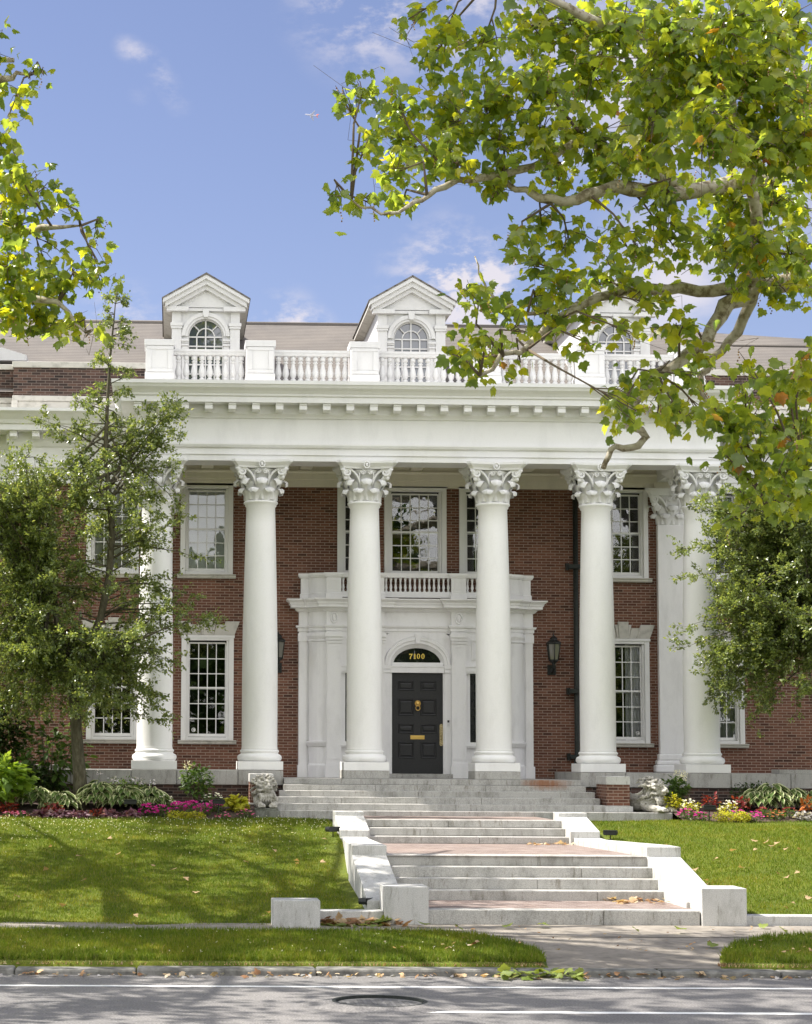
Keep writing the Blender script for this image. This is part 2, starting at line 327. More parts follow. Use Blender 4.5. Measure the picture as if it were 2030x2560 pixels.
M['red'] = m_leaf('red_leaf', [(0, (.11, .015, .016)), (.6, (.24, .03, .03)), (1, (.32, .07, .03))], .3, .5)
M['purple'] = m_leaf('purple_leaf', [(0, (.1, .025, .05)), (.5, (.22, .1, .15)), (1, (.4, .28, .33))], .25, .5)
M['orange'] = m_leaf('orange_petal', [(0, (.4, .11, .03)), (1, (.5, .2, .05))], .3, .6)
M['petal'] = m_leaf('white_petal', [(0, (.7, .7, .6)), (1, (.85, .85, .8))], .3, .6); M['lilac'] = m_leaf('lilac_petal', [(0, (.5, .48, .62)), (1, (.7, .68, .78))], .3, .6)
M['silver'] = m_leaf('silver_leaf', [(0, (.3, .3, .3)), (1, (.5, .48, .5))], .2, .6)
M['dead'] = m_leaf('dry_leaf', [(0, (.2, .1, .05)), (.4, (.36, .22, .12)), (.8, (.5, .38, .24)), (1, (.6, .5, .38))], .2, .7)
M['greenfall'] = m_leaf('fallen_green_leaf', [(0, (.12, .17, .03)), (1, (.25, .3, .08))], .25, .6)
def m_hosta():
    m, N, L, p = mat('hosta_leaf')
    at = N.new('ShaderNodeAttribute'); at.attribute_name = 'edge'
    ge = N.new('ShaderNodeNewGeometry'); c = ramp(N, L, ge.outputs['Random Per Island'], [(0, (.07, .13, .03)), (1, (.13, .2, .05))])
    c = mixc(N, L, ramp(N, L, at.outputs['Fac'], [(.55, (0, 0, 0)), (.75, (1, 1, 1))]), c, (.62, .64, .36)); L.new(c, p.inputs['Base Color']); p.inputs['Roughness'].default_value = .45
    t = N.new('ShaderNodeBsdfTranslucent'); L.new(c, t.inputs[0]); x = N.new('ShaderNodeMixShader'); x.inputs[0].default_value = .3
    L.new(p.outputs[0], x.inputs[1]); L.new(t.outputs[0], x.inputs[2]); L.new(x.outputs[0], N['Material Output'].inputs[0]); return m
M['hosta'] = m_hosta()

# ============================================================ the house
YW = 2.4
house = thing('mansion', 'red brick mansion with white six-column portico and three arched dormers', 'house', (0, 2, -.8))
CX = [-6.119, -3.784, -1.448, 1.448, 3.784, 6.119]
def wall_xz(mb, x0, x1, z0, z1, y, holes, dep=.22):
    xs = sorted({x0, x1} | {h[0] for h in holes} | {h[1] for h in holes}); zs = sorted({z0, z1} | {h[2] for h in holes} | {h[3] for h in holes})
    xs = [x for x in xs if x0 <= x <= x1]; zs = [z for z in zs if z0 <= z <= z1]
    for i in range(len(xs)-1):
        for j in range(len(zs)-1):
            cx, cz = (xs[i]+xs[i+1])/2, (zs[j]+zs[j+1])/2
            if any(h[0] < cx < h[1] and h[2] < cz < h[3] for h in holes): continue
            mb.add([(xs[i], y, zs[j]), (xs[i+1], y, zs[j]), (xs[i+1], y, zs[j+1]), (xs[i], y, zs[j+1])], [(0, 1, 2, 3)])
    for a, b, c, d in holes:
        mb.add([(a, y, c), (b, y, c), (b, y, d), (a, y, d), (a, y+dep, c), (b, y+dep, c), (b, y+dep, d), (a, y+dep, d)], [(0, 4, 5, 1), (1, 5, 6, 2), (2, 6, 7, 3), (3, 7, 4, 0)])
WIN = []   # centre x, glass half width, glass z0, z1, cols, rows, kind
for x in (-7.17, -4.95, 4.93, 7.18):
    WIN.append((x, .421, 4.72, 6.55, 4, 6, 'upper')); WIN.append((x+(.04 if x < 0 else 0), .416, .818, 2.937, 4, 6, 'lower'))
WIN.append((0, .54, 4.707, 6.522, 5, 6, 'palladian')); WIN.append((-1.45, .205, 4.707, 6.53, 2, 6, 'palladian')); WIN.append((1.45, .205, 4.707, 6.53, 2, 6, 'palladian'))
holes = [(w[0]-w[1]-.14, w[0]+w[1]+.14, w[2]-.12, w[3]+.1) for w in WIN]
b = MB(); wall_xz(b, -9.6, 9.6, -1.3, 6.75, YW, holes)
b.box(-15, -9.6, 2.8, 3.1, -1.3, 6.75); b.box(9.6, 15, 2.8, 3.1, -1.3, 6.75)
b.add([(-9.6, 2.4, -1.3), (-9.6, 2.8, -1.3), (-9.6, 2.8, 6.75), (-9.6, 2.4, 6.75)], [(0, 1, 2, 3)]); b.add([(9.6, 2.4, -1.3), (9.6, 2.8, -1.3), (9.6, 2.8, 6.75), (9.6, 2.4, 6.75)], [(0, 1, 2, 3)])
b.box(-15, -14.7, 3.1, 14, -1.3, 8.8); b.box(14.7, 15, 3.1, 14, -1.3, 8.8); b.box(-15, 15, 14, 14.3, -1.3, 8.8)
b.build('wall', M['brick'], house)
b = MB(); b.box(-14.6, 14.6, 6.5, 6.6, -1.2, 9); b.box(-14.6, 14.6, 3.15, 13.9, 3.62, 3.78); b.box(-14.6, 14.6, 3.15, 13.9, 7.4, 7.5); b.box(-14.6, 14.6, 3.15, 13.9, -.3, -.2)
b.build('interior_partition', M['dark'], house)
# parapet over the wings
for sx in (-1, 1):
    b = MB(); c = MB(); s = MB()
    def bx(m, x0, x1, *r): m.box(min(sx*x0, sx*x1), max(sx*x0, sx*x1), *r)
    bx(b, 6.3, 9.57, 2.3, 2.6, 8.79, 9.46); bx(b, 9.575, 15, 2.62, 2.9, 8.79, 9.46)
    bx(c, 6.2, 9.6, 2.25, 2.65, 9.463, 9.6); bx(c, 9.603, 15, 2.57, 2.95, 9.463, 9.59)
    bx(s, 6.2, 9.59, 2.27, 2.62, 8.66, 8.787); bx(s, 9.595, 15, 2.59, 2.92, 8.66, 8.787); bx(s, 6.2, 9.545, 2.3, 2.6, 8.36, 8.657); bx(s, 9.595, 15, 2.63, 2.9, 8.36, 8.657); bx(s, 9.46, 9.6, 2.24, 2.3, 8.36, 8.657)
    b.build('parapet', M['brick2'], house); c.build('parapet_coping', M['lime'], house, .012); s.build('stone_band', M['lime'], house, .012)
WP = [(-.3, 6.7), (0, 6.7), (0, 6.86), (.02, 6.865), (.02, 7.02), (.04, 7.03), (.07, 7.07), (.07, 7.11), (0, 7.12), (0, 7.54), (.05, 7.57), (.1, 7.66), (.1, 7.885), (.42, 7.89), (.42, 8.03), (.46, 8.04), (.5, 8.12), (.62, 8.24), (.7, 8.3), (.7, 8.37), (-.3, 8.45), (-.3, 6.7)]
wc = MB(); wc.sweep(WP, [(-15, 2.7), (-9.6, 2.7), (-9.6, 2.27), (-6.45, 2.27)]); wcl = wc.build('wing_cornice', M['white'], house)
wc = MB(); wc.sweep(WP, [(6.45, 2.27), (9.6, 2.27), (9.6, 2.7), (15, 2.7)]); wcr = wc.build('wing_cornice', M['white'], house)
def modillion(x, y0, y1, z0, z1, parent, w=.17):
    m = MB(); m.prism([(y1, z0+.06), (y0+.1, z0), (y0, z0+.05), (y0, z1-.05), (y0-.02, z1-.04), (y0-.02, z1-.003), (y1, z1-.003)], x-w/2, x+w/2, 'x')
    return m.build('modillion', M['white'], parent)
for i in range(6):
    for sx in (-1, 1): modillion(sx*(9.52-.525*i), 1.93, 2.165, 7.70, 7.885, wcl if sx < 0 else wcr)
for i in range(9):
    for sx in (-1, 1): modillion(sx*(10.1+.525*i), 2.36, 2.595, 7.70, 7.885, wcl if sx < 0 else wcr)
# portico entablature
EP = [(-.76, 6.87), (0, 6.87), (0, 7.0), (.026, 7.003), (.026, 7.14), (.05, 7.15), (.07, 7.165), (.095, 7.215), (.095, 7.25), (0, 7.262), (0, 7.815), (.035, 7.825), (.05, 7.86), (.1, 7.915), (.1, 8.11), (.41, 8.114), (.41, 8.25), (.44, 8.255), (.45, 8.3), (.5, 8.36), (.57, 8.42), (.6, 8.48), (.62, 8.49), (.62, 8.57), (-.2, 8.66), (-.76, 8.66), (-.76, 6.87)]
b = MB(); b.sweep(EP, [(-6.52, 2.39), (-6.52, -.38), (6.52, -.38), (6.52, 2.39)])
ent = b.build('entablature', M['white'], house)
for i in range(26): modillion(-6.555+i*.5244, -.735, -.485, 7.92, 8.112, ent)
b = MB(); b.box(-5.9, 5.9, .3, 2.42, 8.55, 8.655); b.build('portico_roof', M['lime'], house)
b = MB(); b.box(-5.77, 5.77, .375, 2.4, 7.32, 7.42)
for x in CX[1:5]: b.box(x-.34, x+.34, .37, 2.3, 6.95, 7.321)
for x in (-4.95, -2.616, 0, 2.616, 4.95): b.box(x-.14, x+.14, .37, 2.31, 7.08, 7.322)
b.box(-5.775, 5.775, 2.2, 2.312, 7.2, 7.323); b.box(-5.776, 5.776, .374, .46, 7.15, 7.3225)
b.build('porch_ceiling', M['cream'], house)
for sx in (-1, 1): b = MB(); b.box(min(sx*5.7, sx*6.6), max(sx*5.7, sx*6.6), 2.29, 2.43, 6.68, 6.868); b.build('wall_block', M['cream'], house)
b = MB(); b.sweep([(-.1, 6.68), (0, 6.68), (0, 6.85), (.02, 6.855), (.02, 7.0), (.05, 7.03), (.05, 7.06), (0, 7.07), (0, 7.34), (-.1, 7.34), (-.1, 6.68)], [(-5.78, 2.32), (5.78, 2.32)]); b.build('porch_frieze', M['cream'], house)
# base course and floor
for sx in (-1, 1):
    k = MB(); js = [3.278, 4.276, 5.62, 6.62, 7.95, 9.05]
    for a, d in zip(js, js[1:]): g = MB(); g.box(min(sx*a, sx*d)+.006, max(sx*a, sx*d)-.006, -.5, -.1, -.33, -.012); g.build('base_course', M['granite'], house, .008)
    g = MB(); g.box(min(sx*3.28, sx*9), max(sx*3.28, sx*9), -.098, 2.39, -.33, -.016); g.build('terrace_floor', M['granite'], house)
    k.box(min(sx*3.3, sx*9), max(sx*3.3, sx*9), -.45, 2.4, -1.3, -.333)
    k.build('basement_wall', M['brick2'], house)
    a = 7.95 if sx < 0 else 7.70; g = MB()
    g.box(min(sx*a, sx*9.0), max(sx*a, sx*9.0), -.46, .1, -.008, .083)
    g.build('terrace_slab', M['granite'], house, .008)
# columns: shaft with plinth, base and capital as sub-parts
def acanthus(mb, ang, r0, z0, h, w, out, cx=0, cy=0):
    nu, nt_ = 6, 12; ca, sa = math.cos(ang), math.sin(ang); vs = []; fs = []
    for j in range(nt_+1):
        t = j/nt_
        if t < .7: r = r0+.02+out*.35*(t/.7)**2.2; z = z0+h*t/.7*.93
        else:
            q = (t-.7)/.3*math.pi*1.2; cr = out*.27; r = r0+.02+out*.35+cr*(1-math.cos(q)); z = z0+h*.93+cr*1.1*math.sin(q)
        ww = w*(.52+.48*math.sin(min(1, t*1.25)*math.pi*.62))*(1-.18*abs(math.sin(t*math.pi*4.5)))
        if t > .9: ww *= max(.45, 1-(t-.9)/.1*.5)
        for i in range(nu+1):
            u = (i/nu-.5)*2; x = u*ww/2; rr = r-.035*u*u*(1 if t < .7 else 1.4)+.018*math.cos(u*math.pi*1.0)*(1-t)*.8+(.014 if i == nu//2 else 0)
            vs.append((cx+rr*ca-x*sa, cy+rr*sa+x*ca, z-.02*u*u*(t > .7)))
    for j in range(nt_):
        for i in range(nu): a = j*(nu+1)+i; fs.append((a, a+1, a+nu+2, a+nu+1))
    mb.add(vs, fs, True)
def volute(mb, base, c, e1, e2, r, turns=1.9, th=.045):
    # stem from base up to the spiral of centre c in the plane e1 (outwards), e2 (up)
    c = Vector(c); e1 = Vector(e1).normalized(); e2 = Vector(e2).normalized(); base = Vector(base)
    pts = []; n = 26
    st = c+e2*r
    for k in range(7):
        t = k/7; p = base.lerp(st, t)+e2*(.10*math.sin(t*math.pi)*.5)-e1*(.05*math.sin(t*math.pi)); pts.append((p, th*(.7+.3*t)))
    for k in range(n+1):
        t = k/n; a = math.pi/2-t*turns*2*math.pi; rr = r*(1-.86*t); pts.append((c+e1*(math.cos(a)*rr)+e2*(math.sin(a)*rr), th*(1-.5*t)))
    mb.tube([p for p, _ in pts], [w*.62 for _, w in pts], 6); mb.ball(c, .03, .03, .03, 8, 6)
cap = MB(); H0 = 5.99
cap.lathe([(.335, H0), (.34, H0+.1), (.345, H0+.3), (.36, H0+.45), (.41, H0+.6), (.47, H0+.67), (.47, H0+.7), (.3, H0+.72)], seg=32)
for k in range(8): acanthus(cap, math.pi/8+k*math.pi/4, .335, H0, .23, .3, .22)
for k in range(8): acanthus(cap, k*math.pi/4, .335, H0+.03, .40, .3, .29)
ap = []   # abacus: concave sides, clipped corners
for q in range(4):
    a = math.pi/4+q*math.pi/2; e = Vector((math.cos(a), math.sin(a))); f = Vector((-e.y, e.x)); tip = e*.905
    ap += [tip-f*.055, tip+f*.055]
    a2 = a+math.pi/2; e2 = Vector((math.cos(a2), math.sin(a2))); f2 = Vector((-e2.y, e2.x)); p0 = tip+f*.055; p1 = e2*.905-f2*.055
    md_ = (e+e2).normalized()
    for t in (.12, .25, .38, .5, .62, .75, .88): p = p0.lerp(p1, t)-md_*(.125*math.sin(t*math.pi)); ap.append(p)
def abac(sc_): return [(p.x*sc_, p.y*sc_) for p in ap]
for s0, z0, s1, z1 in ((.86, 6.70, .88, 6.74), (.88, 6.74, .97, 6.80), (.97, 6.80, 1, 6.82), (1, 6.82, 1, 6.872)):
    A = abac(s0); B = abac(s1); n = len(A)
    cap.add([(p[0], p[1], z0) for p in A]+[(p[0], p[1], z1) for p in B], [(i, (i+1) % n, (i+1) % n+n, i+n) for i in range(n)]+[tuple(range(n-1, -1, -1)), tuple(range(n, 2*n))])
for q in range(4):
    a = q*math.pi/2; n = Vector((math.cos(a), math.sin(a), 0)); t = Vector((-n.y, n.x, 0))
    ring = [n*.555+t*(.062*math.cos(k*math.pi/6))+Vector((0, 0, 6.775+.075*math.sin(k*math.pi/6))) for k in range(13)]
    cap.tube(ring, .018, 6); cap.ball(n*.545+Vector((0, 0, 6.775)), .035, .035, .05, 8, 6)
    for sgn in (-1, 1):
        corner = (n+t*sgn).normalized()
        volute(cap, n*.40+t*sgn*.13+Vector((0, 0, 6.33)), n*.50+t*sgn*.43+Vector((0, 0, 6.62)), t*sgn*.92+n*.25, (0, 0, 1), .1, 1.7, .055)
        volute(cap, n*.40+t*sgn*.13+Vector((0, 0, 6.36)), n*.475+t*sgn*.085+Vector((0, 0, 6.62)), -t*sgn, (0, 0, 1), .055, 1.3, .034)
    e = (n+t).normalized(); cap.ball(e*.66+Vector((0, 0, 6.5)), .05, .05, .06, 8, 6); cap.tube([e*.45+Vector((0, 0, 6.4)), e*.58+Vector((0, 0, 6.5)), e*.68+Vector((0, 0, 6.62)), e*.78+Vector((0, 0, 6.7))], [.06, .06, .05, .05], 7)
shaft = MB(); pr = [(.405, .44), (.403, .47), (.398, .5)]
for k in range(15):
    z = .52+k*(5.86-.52)/14; t = (z-.5)/5.4; pr.append((.397-.012*max(0, t-.3)-.066*max(0, (t-.33)/.67)**1.35, z))
pr += [(.352, 5.89), (.355, 5.925), (.378, 5.94), (.386, 5.965), (.378, 5.99), (.34, 5.995)]
shaft.lathe(pr, seg=56)
base = MB(); base.lathe([(.40, .187), (.455, .19), (.485, .22), (.497, .265), (.485, .31), (.455, .335), (.43, .345), (.415, .365), (.415, .38), (.43, .39), (.437, .41), (.43, .43), (.41, .445), (.38, .446)], seg=56)
pl = MB(); pl.box(-.5, .5, -.5, .5, 0, .185)
off = Vector(house.location)
def local(mb, x=0): return mb.xf(lambda v: v+off)   # authored round the column axis, placed by the object's location
col0 = local(shaft).build('column', M['white3'], house)
local(base).build('column_base', M['white3'], col0); local(pl).build('plinth', M['white3'], col0, .006); capo = local(cap).build('capital', M['white'], col0)
for v in (col0,): v.location = (CX[0]-off.x, -off.y, -off.z)
for x in CX[1:]: dup(col0, (x-off.x, -off.y, -off.z), house)
for a in (-1.95, .945): g = MB(); g.box(a, a+1.005, -.503, .5, -.178, -.004); g.build('pedestal', M['granite'], house, .008)
# pilasters against the wall
for sx in (-1, 1):
    x = sx*6.119; m = MB(); m.box(x-.365, x+.365, 2.25, 2.41, .42, 5.84)
    po = m.build('pilaster', M['white2'], house, .01)
    m = MB(); m.box(x-.5, x+.5, 2.16, 2.41, -.014, .16); m.box(x-.46, x+.46, 2.19, 2.41, .162, .27); m.box(x-.41, x+.41, 2.22, 2.41, .272, .42); m.build('pilaster_base', M['white2'], po, .03)
    cpo = capo.copy(); COL.objects.link(cpo); cpo.name = 'pilaster_capital'; cpo.parent = po; cpo.location = (x-off.x, 2.36-off.y, -off.z-.16); cpo.scale = (1, .3, 1)
# roof balustrade
YB = .7; PX = [-6.09, -3.79, -1.40, 1.40, 3.79, 6.09]
b = MB(); b.box(-6.1, 6.1, YB-.12, YB+.12, 8.6, 8.86); bal = b.build('balustrade', M['white4'], house, .008)
for x in PX:
    b = MB(); b.box(x-.335, x+.335, YB-.335, YB+.335, 8.6, 9.0); b.box(x-.32, x+.32, YB-.32, YB+.32, 9.0, 9.62); b.box(x-.35, x+.35, YB-.35, YB+.35, 9.62, 9.76)
    for q in ((-.3, -.185, -.22, .22), (.185, .3, -.22, .22)): b.box(x+q[0], x+q[1], YB-.34, YB-.318, 9.31+q[2], 9.31+q[3])
    b.box(x-.3, x+.3, YB-.34, YB-.318, 9.534, 9.61); b.box(x-.3, x+.3, YB-.34, YB-.318, 9.01, 9.088)
    b.lathe([(.06, 9.76), (.05, 9.8), (.01, 9.81)], (x-.05, YB, 0), 8); b.build('post', M['white4'], bal, .005)
r_ = MB()
if True:
    r_.sweep([(-.09, 9.46), (.07, 9.46), (.09, 9.49), (.09, 9.53), (.11, 9.54), (.11, 9.59), (-.11, 9.6), (-.09, 9.46)], [(-6.05, YB), (6.05, YB)])
r_.build('rail', M['white4'], bal, .006)
BPR = [(.062, 8.86), (.062, 8.93), (.035, 8.95), (.05, 8.97), (.075, 9.03), (.078, 9.08), (.062, 9.16), (.042, 9.25), (.036, 9.29), (.055, 9.3), (.055, 9.325), (.034, 9.335), (.04, 9.36), (.062, 9.365), (.062, 9.46)]
bb = MB(); bb.lathe(BPR, (0, 0, 0), 10); bb.xf(lambda v: v+off); b0 = bb.build('baluster', M['white4'], bal); first = True
for (a, d), n in zip(zip(PX, PX[1:]), (9, 10, 12, 10, 9)):
    for i in range(n):
        x = a+.34+(d-a-.68)*(i+.5)/n
        o = b0 if first else dup(b0, (0, 0, 0), bal); first = False; o.location = (x-off.x, YB-off.y, -off.z)
# main roof
b = MB(); SL = (11.92-8.9)/(8.2-2.42)
def rp(x, y): return (x, y, 8.9+SL*(y-2.42))
fr = [rp(-15.2, 2.42), rp(15.2, 2.42), rp(15.2, 6.7), rp(8.95, 6.75), rp(7.3, 8.2), rp(-15.2, 8.2)]
b.add(fr, [tuple(range(6))])
b.add([(-15.2, 8.2, 11.92), (7.3, 8.2, 11.92), (8.95, 6.75, fr[3][2]), (15.2, 6.7, fr[2][2]), (15.2, 14.3, 8.8), (-15.2, 14.3, 8.8)], [(0, 1, 4, 5), (1, 2, 3, 4)])
b.tube([(-15.2, 8.2, 11.92), (7.3, 8.2, 11.92)], .07, 6); b.tube([(7.3, 8.2, 11.92), (8.95, 6.75, fr[3][2]), (15.2, 6.7, fr[2][2])], .06, 6)
b.build('roof', M['shingle'], house)
b = MB(); b.prism([(-10.9, 9.98), (-9.4, 9.98), (-9.4, 10.12), (-10.0, 10.3), (-10.9, 10.3)], 4.0, 5.5); b.build('roof_gable', M['white4'], house)
# dormers
YD = 3.1
def dormer(xc):
    b = MB(); hw = .43; zs = 10.44; n = 16
    arc = [(hw*math.cos(math.pi*k/n), zs+hw*math.sin(math.pi*k/n)) for k in range(n+1)]
    for (x0, x1) in ((-.8, -hw), (hw, .8)): b.add([(xc+x0, YD, 9.0), (xc+x1, YD, 9.0), (xc+x1, YD, zs), (xc+x0, YD, zs)], [(0, 1, 2, 3)])
    outer = []
    for x, z in arc:
        t = max(abs(x)/.8, 1e-6); dz = z-zs
        k = min(.8/abs(x) if abs(x) > 1e-6 else 9, (11.3-zs)/dz if dz > 1e-6 else 9); outer.append((x*k, zs+dz*k))
    vs = [(xc+x, YD, z) for x, z in arc]+[(xc+x, YD, z) for x, z in outer]
    b.add(vs, [(i, i+1, n+2+i, n+1+i) for i in range(n)])
    b.add([(xc+x, YD, z) for x, z in arc]+[(xc+x, YD+.16, z) for x, z in arc], [(i, i+1, n+2+i, n+1+i) for i in range(n)])   # reveal
    for sx in (-1, 1):
        b.add([(xc+sx*hw, YD, 9.0), (xc+sx*hw, YD, zs), (xc+sx*hw, YD+.16, zs), (xc+sx*hw, YD+.16, 9.0)], [(0, 1, 2, 3)])
        def q(x0, x1, *r): b.box(xc+min(sx*x0, sx*x1), xc+max(sx*x0, sx*x1), *r)
        q(.59, .825, YD-.05, YD-.002, 9.0, 10.62); q(.57, .845, YD-.075, YD-.003, 10.622, 10.68); q(.555, .86, YD-.09, YD-.003, 10.682, 10.76); q(.6, .825, YD-.05, YD-.003, 10.762, 11.03)
        q(.42, .955, YD-.17, YD-.004, 11.033, 11.14)
        q(.42, .585, YD-.055, YD-.003, 10.2, 10.25); q(.425, .58, YD-.045, YD-.004, 10.27, 10.31); q(.415, .59, YD-.07, YD-.003, 10.31, 10.36); q(.44, .575, YD-.03, YD-.003, 9.0, 10.198)
        b.add([(xc+sx*.82, YD-.01, 9.0), (xc+sx*.82, YD-.01, 11.3), (xc+sx*.82, 8, 11.3), (xc+sx*.82, 8, 9.0)], [(0, 1, 2, 3)])
    b.box(xc-.415, xc+.415, YD-.07, YD-.004, 11.05, 11.12)
    for r0, r1, pr_ in ((.435, .49, .03), (.492, .585, .055)):
        m = 20; A = [(r0*math.cos(math.pi*k/m), zs+r0*math.sin(math.pi*k/m)) for k in range(m+1)]; B = [(r1*math.cos(math.pi*k/m), zs+r1*math.sin(math.pi*k/m)) for k in range(m+1)]
        for P_, Q_ in ((A, B),):
            vs = [(xc+x, YD-pr_, z) for x, z in A]+[(xc+x, YD-pr_, z) for x, z in B]+[(xc+x, YD-.001, z) for x, z in A]+[(xc+x, YD-.001, z) for x, z in B]; k = m+1
            b.add(vs, [f for i in range(m) for f in ((i, i+1, k+i+1, k+i), (k+i, k+i+1, 3*k+i+1, 3*k+i), (i, 2*k+i, 2*k+i+1, i+1))])
    b.prism([(xc-.055, 10.9), (xc+.055, 10.9), (xc+.085, 11.1), (xc-.085, 11.1)], YD-.1, YD-.004)
    o = b.build('dormer', M['white4'], house)
    b = MB()   # pediment
    b.prism([(xc-.95, 11.14), (xc+.95, 11.14), (xc+.95, 11.24), (xc, 11.8), (xc-.95, 11.24)], YD-.06, YD-.003)
    for dx, th, y0 in ((1.046, .1, YD-.30), (.99, .22, YD-.24), (.9, .33, YD-.16)):
        za = 11.90-(1.046-dx)*0; k = .60/1.046
        top = lambda x: 11.90-abs(x)*k-(1.046-dx)*.04
        b.prism([(xc-dx, top(dx)-th), (xc, top(0)-th), (xc+dx, top(dx)-th), (xc+dx, top(dx)), (xc, top(0)), (xc-dx, top(dx))], y0, YD-.004+dx*.0005)
    b.build('pediment', M['white4'], o, .004)
    b = MB()
    k = .60/1.046
    b.prism([(xc-1.07, 11.90-1.07*k), (xc, 11.902), (xc+1.07, 11.90-1.07*k), (xc+1.07, 11.935-1.07*k), (xc, 11.945), (xc-1.07, 11.935-1.07*k)], YD-.32, 8.2); b.build('dormer_roof', M['shingle'], o)
    b = MB()
    for sx in (-1, 1): b.prism([(xc+sx*.83, 11.12), (xc+sx*1.04, 11.2), (xc+sx*1.04, 11.29), (xc+sx*.83, 11.38)], YD+.01, 7.2)
    b.build('eave', M['lime'], o)
    b = MB()
    for x in (-.215, 0, .215): b.box(xc+x-.016, xc+x+.016, YD+.07, YD+.1, 9.0, zs if x else zs+.41)
    for z in (9.3, 9.53, 9.76, 9.99, 10.21, 10.44): b.box(xc-.415, xc+.415, YD+.072, YD+.102, z-.016, z+.016)
    for rr in (.215,): b.tube([(xc+rr*math.cos(math.pi*k/14), YD+.085, zs+rr*math.sin(math.pi*k/14)) for k in range(15)], .018, 6)
    for a in (45, 135): b.tube([(xc+.215*math.cos(R(a)), YD+.085, zs+.215*math.sin(R(a))), (xc+.42*math.cos(R(a)), YD+.085, zs+.42*math.sin(R(a)))], .018, 6)
    b.tube([(xc+.42*math.cos(math.pi*k/20), YD+.085, zs+.42*math.sin(math.pi*k/20)) for k in range(21)], .022, 6)
    for sx in (-1, 1): b.box(xc+sx*.42-.02, xc+sx*.42+.02, YD+.068, YD+.105, 9.0, zs)
    b.build('window_sash', M['white4'], o)
    b = MB(); b.add([(xc+x, YD+.12, z) for x, z in [(hw, 9.0)]+arc+[(-hw, 9.0)]], [tuple(range(n+3))]); b.build('pane', M['dormer_glass'], o)
for x in (-5.0, 0, 5.0): dormer(x)
